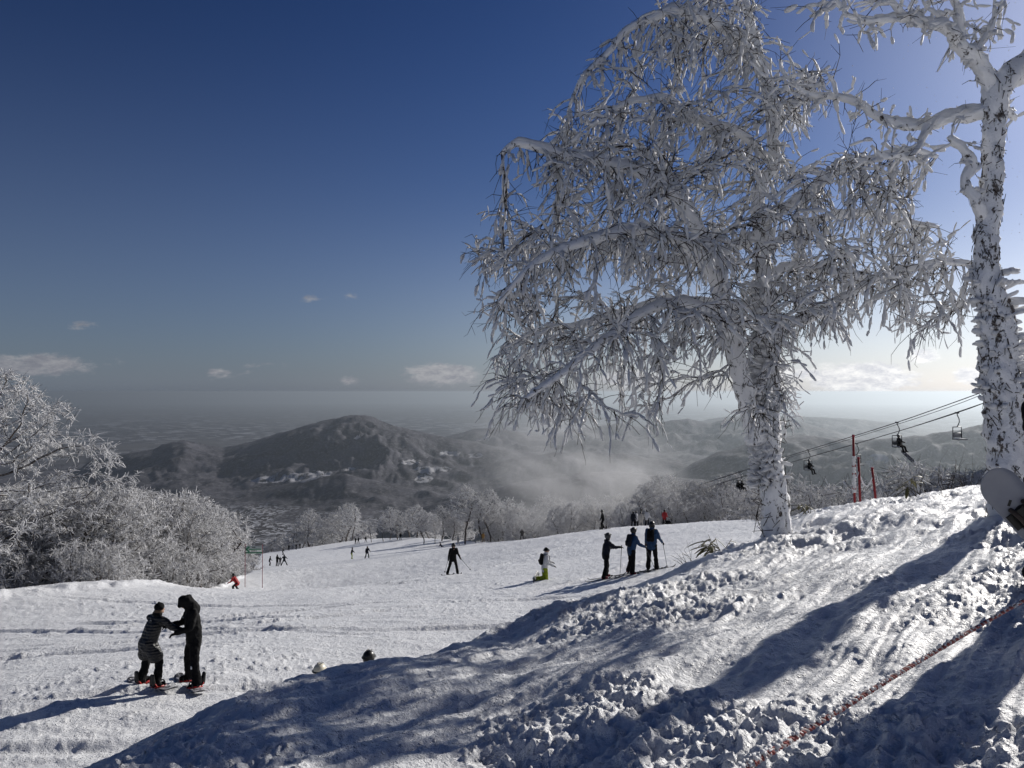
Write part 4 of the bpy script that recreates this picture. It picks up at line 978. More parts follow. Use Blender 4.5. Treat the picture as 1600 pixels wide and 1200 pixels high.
    if len(head) > 2 and lod < 2:
        g = MB(); zz = .02 if head[2] == 'eyes' else .085; g.capsule(H + (-.045, .10, zz), H + (.045, .10, zz), .036, .036, 10)
        go = g.obj('goggles', M_LENS, rt, remesh=.011); st = MB(); a = np.linspace(0, 2 * np.pi, 25); st.tube([H + (math.cos(q) * .119, math.sin(q) * .134 - .012, zz + .006) for q in a], .013, 6, cap=False); st.obj('strap', M_PLASTIC, go)
    if pack:
        m = MB(); c = (J['ch'] + J['nk']) / 2 - up * .06; bk = np.array((0, -1.0, 0)); bk = bk - up * (bk @ up); bk /= np.linalg.norm(bk)
        for o in (-.07, .07):
            m.capsule(c + bk * .185 + (o, 0, 0) - up * .20, c + bk * .175 + (o, 0, 0) + up * .13, .085, .065, 8)
        m.capsule(c + bk * .25 + (-.05, 0, 0) - up * .12, c + bk * .25 + (.05, 0, 0) - up * .12, .06, .06, 8)
        po = m.obj('backpack', pack, rt, remesh=.018)
        for sg in (-1, 1):
            st = MB(); st.tube([c + np.array((sg * .105, 0, 0)) + bk * .15 + up * .13, c + np.array((sg * .115, 0, 0)) + up * .20, c + np.array((sg * .11, 0, 0)) - bk * .12 + up * .14, c + np.array((sg * .10, 0, 0)) - bk * .155 - up * .04, c + np.array((sg * .13, 0, 0)) - up * .16 - bk * .09], .016, 6); st.obj('shoulder_strap', M_PLASTIC, po)
    if extra: extra(rt, J)
    bpy_m = Matrix.Translation(rt.location) @ Matrix.Rotation(R(-face), 4, 'Z') @ Matrix.Diagonal((s, s, s, 1))
    wj = {k: np.array(bpy_m @ Vector(q)) for k, q in J.items()}
    return rt, wj, J

def slope_frame(x, y, yaw):
    """axes of a board lying on the snow at x, y with its long axis at yaw degrees (0 = +x)"""
    e = .35; z = lambda a, b: smooth_z(a, b)
    gx = (z(x + e, y) - z(x - e, y)) / (2 * e); gy = (z(x, y + e) - z(x, y - e)) / (2 * e)
    n = Vector((-gx, -gy, 1)).normalized(); f = Vector((math.cos(R(yaw)), math.sin(R(yaw)), 0)); f = (f - n * f.dot(n)).normalized(); s = n.cross(f)
    return Matrix((f, s, n)).transposed()
def board_mesh(L, Wd, th=.012, tip=.16, rise=.06, waist=.93, n=40):
    xs = L / 2 * np.sin(np.linspace(-np.pi / 2, np.pi / 2, n)); b = MB(); rows = []
    for x in xs:
        e = L / 2 - abs(x); w = Wd / 2 * (waist + (1 - waist) * (abs(x) / (L / 2 - tip)) ** 2 if e > tip else 1.0)
        if e <= tip: w = Wd / 2 * math.sqrt(max(1 - ((tip - e) / tip) ** 2, .0004))
        z = rise * (max(0, (tip * 1.25 - e)) / (tip * 1.25)) ** 2
        rows.append([(x, -w, z), (x, -w * .5, z), (x, w * .5, z), (x, w, z)])
    V = np.array(rows).reshape(-1, 3); m = len(V); V = np.concatenate([V + (0, 0, th), V]); q = []
    for i in range(n - 1):
        for j in range(3): a = i * 4 + j; q += [(a, a + 4, a + 5, a + 1), (m + a, m + a + 1, m + a + 5, m + a + 4)]
        q += [(i * 4, m + i * 4, m + i * 4 + 4, i * 4 + 4), (i * 4 + 3, i * 4 + 7, m + i * 4 + 7, m + i * 4 + 3)]
    e = (n - 1) * 4
    for j in range(3): q += [(j, j + 1, m + j + 1, m + j), (e + j, m + e + j, m + e + j + 1, e + j + 1)]
    b.add(V, q); return b
def board_mat(name, base, edge, graphics):
    m = bpy.data.materials.new(name); m.use_nodes = True; t = NT(m.node_tree); b = m.node_tree.nodes['Principled BSDF']
    tc = t.n('ShaderNodeTexCoord'); n = t.noise(tc.outputs['Object'], graphics, 2, .5); n2 = t.noise(tc.outputs['Object'], 26, 4, .7)
    c = t.mix(t.ramp(n, .50, .54), base, edge); t.l(t.mix(t.ramp(n2, .56, .66), c, (.78, .79, .82)), b.inputs['Base Color']); b.inputs['Roughness'].default_value = .4; return m
def binding(mb_parent, x, mcol, stance=15):
    r = Matrix.Rotation(R(stance), 3, 'Z'); rt = np.array(r)
    b = MB(); b.box((x, 0, .026), (.15, .26, .024), rt); b.tube([np.array((x, 0, .03)) + rt @ np.array(q) for q in ((-.065, -.10, 0), (-.07, -.14, .05), (0, -.165, .09), (.07, -.14, .05), (.065, -.10, 0))], .012, 6)
    o = b.obj('binding', mcol, mb_parent)
    h = MB(); h.capsule(np.array((x, 0, 0)) + rt @ np.array((-.03, -.15, .08)), np.array((x, 0, 0)) + rt @ np.array((-.02, -.17, .24)), .035, .03, 8); h.capsule(np.array((x, 0, 0)) + rt @ np.array((.03, -.15, .08)), np.array((x, 0, 0)) + rt @ np.array((.02, -.17, .24)), .035, .03, 8); h.obj('highback', M_PLASTIC, o)
    s = MB()
    for yy, zz in ((-.03, .13), (.07, .09)): s.tube([np.array((x, 0, .03)) + rt @ np.array((math.cos(a) * .075, yy, math.sin(a) * zz)) for a in np.linspace(0, np.pi, 9)], .013, 6)
    s.obj('strap', M_PLASTIC, o)
def snowboard(label, x, y, yaw, L, Wd, m, bcol, stance=.26, group=None, ang=12, binds=True):
    rt = board_mesh(L, Wd).obj('snowboard', m); fr = slope_frame(x, y, yaw).to_4x4(); fr.translation = (x, y, smooth_z(x, y) + .03); rt.matrix_world = fr
    tag(rt, label, 'snowboard', group)
    if binds:
        for sg in (-1, 1): binding(rt, sg * stance, bcol, sg * ang)
    return rt
def ski(label, x, y, yaw, L, m, group, dz=.0):
    rt = board_mesh(L, .085, .014, tip=.14, rise=.07, waist=.8, n=26).obj('ski', m); fr = slope_frame(x, y, yaw).to_4x4(); fr.translation = (x, y, gz(x, y) + .012 + dz); rt.matrix_world = fr
    b = MB(); b.box((-.06, 0, .03), (.10, .055, .035)); b.box((.19, 0, .03), (.07, .05, .03)); b.obj('binding', M_PLASTIC, rt); tag(rt, label, 'ski', group); return rt
def ski_pole(label, hand, foot, group):
    hand = np.array(hand); foot = np.array(foot); d = (foot - hand) / np.linalg.norm(foot - hand)
    rt = empty('ski_pole', foot); tag(rt, label, 'ski pole', group)
    b = MB(); b.tube([hand - foot - d * .02, np.zeros(3)], [.011, .0075], 6); b.obj('shaft', M_STEEL, rt)
    b = MB(); b.capsule(hand - foot - d * .07, hand - foot + d * .06, .018, .016, 8); b.obj('grip', M_PLASTIC, rt)
    b = MB(); b.tube([-d * .075, -d * .06], [.012, .048], 10); b.obj('basket', M_PLASTIC, rt)

def quilt_mat():
    m = bpy.data.materials.new('quilted_black_down'); m.use_nodes = True; t = NT(m.node_tree); b = m.node_tree.nodes['Principled BSDF']
    tc = t.n('ShaderNodeTexCoord'); w = t.n('ShaderNodeTexWave', wave_type='BANDS', bands_direction='Z'); w.inputs['Scale'].default_value = 5.2; w.inputs['Distortion'].default_value = 1.2; w.inputs['Detail'].default_value = 2
    t.l(tc.outputs['Object'], w.inputs['Vector']); t.l(t.mix(w.outputs['Fac'], (.005, .005, .006), (.008, .0078, .009)), b.inputs['Base Color']); b.inputs['Roughness'].default_value = .5
    bp = t.n('ShaderNodeBump'); bp.inputs['Strength'].default_value = .5; bp.inputs['Distance'].default_value = .02; t.l(w.outputs['Fac'], bp.inputs['Height']); t.l(bp.outputs[0], b.inputs['Normal']); return m
M_QUILT = quilt_mat()
def hair(rt, J):
    m = MB(); H = J['hd']; m.ball(H + (0, -.035, -.045), (.092, .082, .085), 12, 8); m.capsule(H + (0, -.06, -.05), H + (0, -.09, -.12), .055, .035, 8); m.obj('hair', M_HAIR, rt, remesh=.013)
def both(*f): return lambda rt, J: [g(rt, J) for g in f]
def back_badge(rt, J):
    m = MB(); c = J['nk'] * .8 + J['ch'] * .2; m.box((.09, c[1] - .128, c[2] - .02), (.05, .01, .02)); m.obj('badge', M_METAL, rt, False)
def scarf(rt, J):
    m = MB(); m.capsule(J['nk'] + (-.03, .0, .035), J['nk'] + (.03, .0, .035), .088, .088, 10); m.obj('neck_warmer', M_BLACK, rt, remesh=.014)
def coat_pack(rt, J):
    m = MB(); m.box((.06, J['ch'][1] + .165, J['ch'][2] + .06), (.05, .012, .02)); m.obj('chest_badge', M_METAL, rt, False)
def snow_patch(rt, J):
    m = MB(); k = (J['knL'] + J['anL']) * .5 + J['sdL'] * -.12; m.ball(k + (-.03, .075, 0), (.03, .02, .035), 8, 6); m.obj('snow_patch', M_RIME, rt)

# the couple on snowboards
B_W = board_mat('board_black_art', (.02, .02, .022), (.25, .25, .27), 7)
B_G = board_mat('board_grey_art', (.05, .05, .055), (.35, .35, .38), 9)
def couple():
    wx, wy = at(234, 14.2); mx, my = at(305, 14.4)
    w, WJ, _ = person('person in a long black quilted coat and beanie, reaching out to the hooded companion', 0, 0, 1.58, 34, dict(lean=14, head=12, bend=10, twist=10, armL=(46, -10, 26, -22), armR=(40, 26, 26, 10), legL=(16, 17, 26, .4), legR=(16, 15, 28, .4), toe=6), M_QUILT, M_BLACK2, M_BLACK2, ('beanie', M_BLACK), xy=(wx, wy), z=smooth_z(wx, wy) + .055, coat=True, extra=both(hair, scarf, back_badge))
    m, MJ, _ = person('person in a black hooded jacket with the hood up, head bowed towards the smaller companion', 0, 0, 1.70, -128, dict(lean=5, head=30, bend=4, armL=(16, 6, 62, -8), armR=(20, 12, 60, 4), legL=(8, 17, 14, .5), legR=(8, 17, 14, .5), toe=0), M_BLACK2, M_BLACK, M_BLACK2, ('none', M_BLACK), xy=(mx, my), z=smooth_z(mx, my) + .055, hood=True, extra=both(coat_pack, snow_patch))
    for J_, lab, L, Wd, m_ in ((WJ, 'black snowboard with red bindings under the person in the quilted coat', 1.42, .27, B_W), (MJ, 'black and grey snowboard with pale patterned nose under the hooded person', 1.54, .29, B_G)):
        a = (J_['anL'] + J_['toL'] * .6) / 1.6; b = (J_['anR'] + J_['toR'] * .6) / 1.6; d = b - a; c = (a + b) / 2; yaw = math.degrees(math.atan2(d[1], d[0]))
        rt = snowboard(lab, c[0], c[1], yaw, L, Wd, m_, M_REDPL, stance=float(np.hypot(d[0], d[1])) / 2, ang=6 if m_ is B_W else -6)
        rt.location.z = min(a[2], b[2]) - .105
        if m_ is B_W or True:
            hd = (J_['toL'] - J_['anL']); hd[2] = 0; sd = np.array((-d[1], d[0], 0))
            if sd @ hd < 0: rt.rotation_euler = (rt.rotation_euler[0], rt.rotation_euler[1], rt.rotation_euler[2] + math.pi)
couple()

# three skiers waiting in a row
def trio():
    G = 'skiers waiting in a row beside the big birch'
    S = [(946, 28.4, 1.66, M_NAVY, M_BLACK, 'leftmost of the three waiting skiers, dark navy, one arm held out', dict(lean=8, head=4, armL=(20, 8, 60), armR=(52, 4, 34), legL=(16, 5, 22), legR=(-4, 9, 14)), M_STEEL, None),
         (986, 28.6, 1.72, M_BLUE, M_BLACK, 'middle one of the three waiting skiers, blue sleeves and dark backpack', dict(lean=10, head=2, armL=(-4, 12, 30), armR=(20, 14, 44), legL=(12, 8, 22), legR=(-2, 8, 12)), M_PLASTIC, M_NAVY),
         (1018, 28.9, 1.80, M_BLUE, M_BLACK, 'tallest of the three waiting skiers, blue jacket and black backpack', dict(lean=3, head=-2, armL=(6, 12, 20), armR=(14, 16, 30), legL=(2, 3, 5), legR=(4, 6, 6)), M_PLASTIC, M_BLACK)]
    for k, (u, d, h, j, t, lab, pose, hm, pk) in enumerate(S):
        face = (78, 62, 28)[k]
        p, W_, _ = person('person, ' + lab, u, d, h, face, pose, j, t, M_DRED if k < 2 else M_BLACK, ('helmet', hm, 'up' if k < 2 else 'eyes'), v=0, lod=0, pack=pk, zoff=.03)
        who = ('the navy skier', 'the middle skier', 'the tallest skier')[k]
        for kk, sd in (('L', 'far'), ('R', 'near')):
            a = W_['an' + kk]; yaw = 12 + 3 * k
            sk = ski('dark ski on the %s foot of %s' % (sd, who) if k else 'dark ski on the %s foot of the navy skier, leftmost of the row' % sd, a[0] + .05, a[1], yaw, 1.6, M_STEEL, G + ' skis')
            hnd = W_['ha' + kk]
            if k == 0 and kk == 'L': continue
            f = (hnd[0] + (.10 if kk == 'R' else .02) * (k > 0) + .06 - (.14 if k == 0 else 0) + (.22 if k == 1 and kk == 'R' else 0), hnd[1] - .05); ski_pole('thin ski pole in the %s hand of %s' % ('right' if kk == 'R' else 'left', who), hnd, (f[0], f[1], gz(*f) - .02), None)
trio()

def others():
    # lone skier in black on the open piste
    p, W_, _ = person('person skiing alone in black across the open middle of the piste', 708, 42, 1.74, 160, dict(lean=10, head=6, armL=(12, 16, 34), armR=(10, 18, 30), legL=(8, 12, 16), legR=(10, 16, 18)), M_BLACK, M_BLACK, M_BLACK2, ('helmet', M_PLASTIC, 'eyes'), lod=1, zoff=.03)
    for kk, w in (('L', 'right'), ('R', 'left')):
        a = W_['an' + kk]; ski('%s ski of the lone skier in black on the open piste' % w, a[0], a[1], -68 if kk == 'L' else -58, 1.6, M_STEEL, None)
        h = W_['ha' + kk]; f = (h[0] + (.55 if kk == 'L' else -.25), h[1] + .5); ski_pole('%s pole of the lone skier in black, trailing back' % w, h, (*f, gz(*f) + .15), None)
    # kneeling snowboarder
    p, W_, _ = person('person kneeling in a pale grey jacket and lime trousers with a black backpack', 851, 31, 1.72, 80, dict(lean=6, head=4, armL=(14, 6, 60), armR=(8, 8, 58), legL=(2, 6, 86), legR=(6, 8, 88)), M_WHITE, M_LIME, M_BLACK2, ('beanie', M_BLACK, 'eyes'), lod=0, kneel=True, pack=M_BLACK)
    a = (W_['toL'] + W_['toR']) / 2
    rt = snowboard('dark snowboard on the feet of the kneeling person, standing on its edge', a[0], a[1], 90, 1.5, .28, B_W, M_PLASTIC, binds=False)
    f = Vector((.18, 1, 0)).normalized(); sv = Vector((-.2, 0, 1)); sv = (sv - f * sv.dot(f)).normalized(); rt.matrix_world = Matrix.Translation((a[0] - .07, a[1], gz(a[0], a[1]) + .13)) @ Matrix((f, sv, f.cross(sv))).transposed().to_4x4()
    # red skier crouching by the left snow rim
    p, W_, _ = person('person crouching in a red jacket and black trousers beside the piste sign', 372, 55, 1.62, -70, dict(lean=42, head=-12, armL=(22, 10, 40), armR=(26, 12, 40), legL=(52, 8, 80), legR=(46, 10, 76)), M_RED, M_BLACK, M_BLACK2, ('helmet', M_PLASTIC, 'eyes'), lod=1)
    for kk, w in (('L', 'near'), ('R', 'far')):
        q = W_['an' + kk]; ski('%s ski of the crouching skier in red' % w, q[0], q[1], 172, 1.6, M_STEEL, None)
    # boarder in black near the blowing snow
    p, W_, _ = person('person snowboarding in black in front of the blowing snow, left arm hanging', 942, 68, 1.74, -75, dict(lean=8, head=6, armL=(8, 24, 14), armR=(4, 30, 16), legL=(20, 14, 34), legR=(16, 16, 32)), M_BLACK, M_BLACK, M_BLACK2, ('helmet', M_PLASTIC, 'eyes'), lod=1, zoff=.04)
    snowboard('dark snowboard under the boarder in front of the blowing snow', *at(942, 68), 8, 1.5, .28, B_W, M_PLASTIC)
    # two people sitting behind the bank, only their helmets showing
    for u, d, v, hm, lab in ((497, 13.0, 1047, M_CREAM, 'person sitting behind the snow bank, only a cream helmet with black trim showing'), (574, 13.6, 1026, M_PLASTIC, 'person sitting behind the snow bank, only the crown of a black helmet showing')):
        x, y = at(u, d); zt = -(v - CV) / F * d
        person(lab, 0, 0, 1.70, 20, dict(lean=6, head=6, armL=(30, 8, 40), armR=(30, 8, 40), legL=(82, 8, 50), legR=(82, 8, 50)), M_NAVY, M_BLACK, M_BLACK2, ('helmet', hm, 'eyes'), xy=(x, y), z=zt - .84, sit=True)
    # small distant figures
    ST = dict(lean=4, armL=(8, 10, 20), armR=(10, 12, 24), legL=(6, 6, 10), legR=(0, 8, 8)); SK = dict(lean=16, armL=(20, 20, 30), armR=(18, 22, 30), legL=(22, 10, 34), legR=(18, 14, 34)); WIDE = dict(lean=10, armL=(16, 38, 14), armR=(16, 36, 14), legL=(8, 26, 12), legR=(8, 24, 12))
    FARS = [(989, 76, 1.7, 20, ST, M_NAVY, M_BLACK, 'left of the two huddled people in the group under the frosted trees, in navy'),
            (994, 77, 1.72, -40, ST, M_WHITE, M_BLACK, 'right of the two huddled people, pale jacket with dark trousers'),
            (1001, 78, 1.70, 10, ST, M_PALE, M_PALE, 'person all in pale grey in the group under the frosted trees'),
            (1010.5, 77, 1.78, 35, ST, M_WHITE, M_BLACK, 'person in a white jacket and black trousers at the right of the group of four'),
            (1038, 77, 1.72, 15, ST, M_RED, M_BLACK, 'person in a red jacket standing beside a dark bag under the frosted trees'),
            (434, 113, 1.72, 20, ST, M_BLACK, M_BLACK, 'person standing straight in black by the shaded strip, left of the wide-legged skier'),
            (445, 112, 1.70, -20, WIDE, M_NAVY, M_NAVY, 'person skiing with legs spread wide in navy, far left of the piste'),
            (438.5, 119, 1.25, 10, ST, M_NAVY, M_BLACK, 'small child in navy between the upright skier and the wide-legged skier'),
            (422, 124, 1.6, 60, SK, M_NAVY, M_BLACK, 'person leaning forward at the left end of the shaded strip'),
            (442.5, 190, 1.7, 50, SK, M_BLACK, M_BLACK, 'person skiing down on the bright strip above the wide-legged skier'),
            (452, 228, 1.72, 10, ST, M_BLACK, M_BLACK, 'first of three tiny people from the left, by the far clump of trees'),
            (463.5, 226, 1.74, 40, ST, M_BLACK, M_BLACK, 'second of three tiny people from the left, by the far clump of trees'),
            (469.5, 230, 1.68, -30, ST, M_BLACK, M_BLACK, 'third of three tiny people from the left, by the far clump of trees'),
            (550, 106, 1.68, 70, dict(lean=10, armL=(20, 20, 20), armR=(30, 40, 20), legL=(14, 6, 20), legR=(8, 8, 20)), M_BLACK, M_LIME, 'person in a black top and lime trousers on the far left of the piste'),
            (574, 102, 1.70, 150, SK, M_NAVY, M_NAVY, 'person skiing in blue just right of the one in lime trousers'),
            (556, 200, 1.7, 20, ST, M_BLACK, M_BLACK, 'left of a pair of tiny people at the foot of the far birches'),
            (560.5, 202, 1.7, -20, ST, M_NAVY, M_BLACK, 'right of a pair of tiny people at the foot of the far birches'),
            (572, 205, 1.6, -20, SK, M_NAVY, M_NAVY, 'tiny person right of the pair at the foot of the far birches'),
            (626, 188, 1.7, 0, ST, M_BLACK, M_BLACK, 'tiny person alone in front of the tree belt behind the piste'),
            (716, 132, 1.55, 10, ST, M_PALE, M_PALE, 'person in pale clothes left of the two tall birches'),
            (743, 134, 1.6, 60, dict(lean=14, armL=(40, 6, 20), armR=(40, 6, 20), legL=(30, 8, 50), legR=(10, 8, 30)), M_PALE, M_PALE, 'person in pale clothes bending between the two tall birches'),
            (755, 133, 1.72, 0, ST, M_ORANGE, M_TAN, 'person in an orange-tan suit beside the right tall birch'),
            (815.5, 112, 1.65, 0, SK, M_BLACK, M_BLACK, 'tiny person at the lip of the piste in front of the pale mist')]
    for u, d, h, f, po, j, t, lab in FARS:
        person(lab, u, d, h, f, po, j, t, M_BLACK2, ('helmet', M_PLASTIC if j is not M_WHITE else M_STEEL), lod=2, group='people far down the piste')
    x, y = at(690, 134)
    person('person sitting back on the snow left of the tall birches', 0, 0, 1.65, 90, dict(lean=-24, armL=(-30, 14, 6), armR=(-30, 14, 6), legL=(76, 8, 20), legR=(80, 8, 24)), M_NAVY, M_BLACK, M_BLACK2, ('helmet', M_PLASTIC), lod=2, xy=(x, y), z=gz(x, y) + .0, sit=True, group='people far down the piste')
    x, y = at(1044.5, 76.5); b = MB(); b.capsule((-.18, 0, .25), (.18, 0, .22), .26, .24, 10); b.capsule((-.1, 0, .5), (.1, 0, .48), .16, .14, 10); o = b.obj('bag', M_BLACK, remesh=.03); o.location = (x, y, gz(x, y) - .02); tag(o, 'dark rounded bag on the snow beside the person in red', 'bag')
    s = MB(); s.tube([(-.1, 0, .6), (-.05, 0, .72), (.05, 0, .72), (.1, 0, .6)], .02, 6); s.obj('handle', M_BLACK, o)
others()

# person at the right frame edge holding a snowboard up
def holder():
    x, y = 4.41, 6.0; z = smooth_z(x, y)
    p, W_, _ = person('person in black at the right frame edge, mostly cut off, holding up a grey snowboard', 0, 0, 1.74, 25, dict(lean=2, head=4, armL=(-14, 2, 10), armR=(-8, 2, 10), legL=(4, 5, 6), legR=(2, 6, 5)), M_BLACK, M_BLACK2, M_BLACK2, ('helmet', M_PLASTIC, 'eyes'), xy=(x, y), z=z)
    m = mat('board_matt_grey', (.30, .31, .345), .45, .05, 6, bump=.05)
    b = board_mesh(1.48, .285, .012, tip=.19, rise=.05, n=60); o = b.obj('snowboard', m); tag(o, 'grey snowboard held up at the right frame edge, nose pointing up left', 'snowboard')
    a = Vector(W(1538, 734, 5.7)); c = Vector(W(1700, 915, 5.7)); f = (a - c).normalized(); n = Vector((-.62, -.8, .45)); n = (n - f * n.dot(f)).normalized(); s = n.cross(f)
    o.matrix_world = Matrix.Translation(a - f * .74) @ Matrix((f, s, n)).transposed().to_4x4()
    def bind(x0):
        d = MB(); d.tube([(x0, 0, .012), (x0, 0, .03)], [.075, .07], 18); d.box((x0 + .0, 0, .034), (.13, .25, .016)); q = d.obj('binding', M_PLASTIC, o, False)
        h = MB(); h.tube([(x0 + .05 * math.cos(t) * 1.4, -.12 - .05 * math.sin(t), .03 + .11 * math.sin(t)) for t in np.linspace(0, np.pi, 10)], .014, 8); h.tube([(x0 - .07, -.09, .05), (x0 - .075, -.15, .12), (x0 - .03, -.18, .2), (x0 + .03, -.18, .2), (x0 + .075, -.15, .12), (x0 + .07, -.09, .05)], .014, 8); h.capsule((x0, -.15, .05), (x0, -.19, .22), .05, .04, 8); h.obj('highback', M_PLASTIC, q)
        st = MB()
        for yy, zz in ((-.05, .12), (.06, .09)):
            st.tube([(x0 + math.cos(t) * .085, yy, .02 + math.sin(t) * zz) for t in np.linspace(0, np.pi, 12)], .019, 8)
        st.obj('strap', mat('worn_strap', (.05, .035, .026), .6, .3, 30), q)
        bk = MB(); bk.box((x0 - .085, -.05, .055), (.02, .05, .05)); bk.box((x0 - .085, .06, .05), (.02, .045, .045)); bk.obj('buckle', M_PLASTIC, q, False)
    bind(.30); bind(-.26)
    lg = MB(); lg.box((.43, .03, .0128), (.02, .05, .003), np.array(Matrix.Rotation(R(35), 3, 'Z'))); lg.obj('logo', M_PLASTIC, o, False)
    lt = MB()
    for (cx, cy, sx, sy) in ((.075, .02, .03, .14), (.115, .0, .05, .03), (.115, .075, .05, .03), (.0, .02, .03, .14), (-.04, .02, .05, .03), (-.08, .02, .03, .14)): lt.box((cx, cy, .0128), (sx, sy, .003))
    lt.obj('lettering', M_PLASTIC, o, False)
holder()

# ------------------------------------------------------------ chairlift
def chairlift():
    A = [W(1640, 572, 46), W(1600, 589, 49), W(1401, 660, 62), W(1262, 703, 77), W(1155, 737, 93), W(1000, 788, 130), W(900, 822, 175)]
    B = [W(1640, 590, 46), W(1600, 604, 49), W(1495, 645, 57), W(1338, 693, 72), W(1130, 753, 100), W(990, 797, 138), W(890, 832, 185)]
    def rope(pts, lab, r, dz=0):
        P, _ = resample([np.array(p) + (0, 0, dz) for p in pts], [1] * len(pts), 2.0); b = MB(); b.tube(P, r, 6); o = b.obj('lift_cable', M_STEEL); tag(o, lab, 'cable', 'chairlift cables'); return P
    rope(A, 'upper haul cable of the chairlift, carrying the chairs with riders', .032)
    rope(B, 'lower haul cable of the chairlift, carrying the empty chair by the right birch', .032)
    rope([np.array(p) * (1, 1, 1) + (.5, 0, .0) for p in A], 'pale frosted guide cable just under the upper haul cable', .022, -.62)
    rope([np.array(p) + (-.4, 0, .35) for p in B], 'pale frosted guide cable just above the lower haul cable', .022, .15)
    def chair(p, lab, rider=None, yaw=0):
        rt = empty('lift_chair', p, R(yaw)); tag(rt, lab, 'lift chair', 'chairs hanging from the chairlift')
        b = MB(); b.box((0, 0, 0), (.10, .34, .12)); b.obj('cable_grip', M_STEEL, rt, False)
        b = MB(); b.tube([(0, 0, 0), (.06, 0, -.22), (.20, 0, -.45), (.24, 0, -.7), (.10, 0, -.95), (0, 0, -1.08)], .035, 8); b.obj('hanger', M_STEEL, rt)
        fr = MB()
        for a_, c_ in (((-.42, 0, -1.08), (.42, 0, -1.08)), ((-.42, 0, -1.08), (-.45, -.02, -2.02)), ((.42, 0, -1.08), (.45, -.02, -2.02)), ((-.45, -.02, -2.02), (.45, -.02, -2.02)), ((-.43, .0, -1.55), (.43, .0, -1.55))): fr.tube([a_, c_], .03, 8)
        fr.obj('frame', M_STEEL, rt)
        s_ = MB(); s_.box((0, -.26, -2.02), (.92, .50, .05)); s_.obj('seat', M_STEEL, rt, False)
        k_ = MB(); k_.box((0, .03, -1.74), (.86, .035, .26)); k_.obj('backrest', M_METAL, rt, False)
        c = MB(); c.box((0, -.26, -1.975), (.9, .46, .04)); c.obj('seat_snow', M_RIME, rt, False)
        return rt
    def ride(p, lab, h, dx=0, board=False, yaw=180):
        person(lab, 0, 0, h, yaw, dict(lean=-4, head=8, armL=(36, 6, 40), armR=(36, 6, 40), legL=(78, 6, 62), legR=(74, 8, 55)), M_BLACK, M_BLACK, M_BLACK2, ('helmet', M_PLASTIC), lod=2, xy=(p[0] + dx, p[1] - .22), z=p[2] - 1.97, sit=True)
        if board:
            b = board_mesh(1.4, .28).obj('snowboard', B_W); b.location = (p[0] + .45 + dx, p[1] - .75, p[2] - 2.75); b.rotation_euler = (R(70), R(40), R(-60)); tag(b, 'snowboard hanging from the feet of the chairlift rider nearest the right birch', 'snowboard')
    chair(B[2], 'empty lift chair hanging right beside the thick birch', yaw=18)
    chair(A[2], 'lift chair with a snowboarder, between the red poles and the thick birch', yaw=8); ride(A[2], 'person riding the lift chair in black with a snowboard on the feet', 1.72, .05, True, 150)
    chair(B[3], 'empty lift chair partly hidden behind the red poles', yaw=10)
    chair(A[3], 'lift chair with one rider, just right of the big birch trunk', yaw=5); ride(A[3], 'person riding the lift chair just right of the big birch trunk', 1.72, .06, False, 150)
    chair(A[4], 'lift chair with two riders, just left of the big birch trunk', yaw=5); ride(A[4], 'left one of two people sharing a lift chair by the big birch trunk', 1.7, -.22, False, 150); ride(A[4], 'right one of two people sharing a lift chair by the big birch trunk', 1.7, .24, False, 150)
    chair(B[4], 'empty lift chair dimly seen against the frosted trees left of the big birch trunk', yaw=5)
    q = [np.array(A[4]) + (np.array(A[5]) - np.array(A[4])) * t for t in (.55,)][0]; chair(q, 'far lift chair near the lower end of the cables', yaw=5)
    # support tower in the trees at the lower end
    x, y, z0 = (A[5][0] + B[5][0]) / 2, 134, A[5][2] - .1; zg = smooth_z(x, y) - .5; rt = empty('lift_tower', (x, y, zg)); tag(rt, 'grey steel lift tower among the misty trees at the lower end of the cables', 'lift tower')
    b = MB(); b.tube([(0, 0, 0), (0, 0, z0 - zg)], [.32, .22], 12); b.obj('mast', M_METAL, rt); b = MB(); b.box((0, 0, z0 - zg), (3.6, .22, .25)); b.obj('crossarm', M_METAL, rt, False)
    for sx in (-1, 1):
        b = MB(); b.box((sx * 1.5, 0, z0 - zg - .2), (.2, 2.0, .16)); w = b.obj('sheave_train', M_STEEL, rt, False)
        for yy in (-.8, -.3, .3, .8): b = MB(); b.tube([(sx * 1.5 - .05, yy, z0 - zg - .32), (sx * 1.5 + .05, yy, z0 - zg - .32)], .17, 12); b.obj('sheave', M_STEEL, w)
    # drive station at the top, its corner peeping out behind the thick birch
    x, y = 39.7, 50.0; zg = smooth_z(x, y) - .4; top = -(566 - CV) / F * 48; hh = top - zg; rt = empty('lift_station', (x, y, zg)); tag(rt, 'grey chairlift station at the right frame edge, partly hidden by the thick birch', 'building')
    wm = mat('station_panel', (.20, .205, .22), .6, .12, 3)
    b = MB(); b.box((0, 0, hh * .5), (7, 6, hh)); b.obj('wall', wm, rt, False)
    b = MB(); b.box((0, 0, hh + .15), (8.2, 7.2, .3)); ro = b.obj('roof', M_STEEL, rt, False); b = MB(); b.box((0, 0, hh + .52), (8.1, 7.1, .44)); b.obj('roof_snow', M_RIME, ro, False)
    b = MB(); b.box((-3.52, -1.2, hh - 1.7), (.06, 1.8, 1.0)); wi = b.obj('window', M_LENS, rt, False); b = MB(); [b.box((-3.56, -1.2 + q_, hh - 1.7), (.08, .08, 1.1)) for q_ in (-.94, 0, .94)]; [b.box((-3.56, -1.2, hh - 1.7 + q_), (.08, 1.9, .08)) for q_ in (-.54, .54)]; b.obj('frame', M_METAL, wi, False)
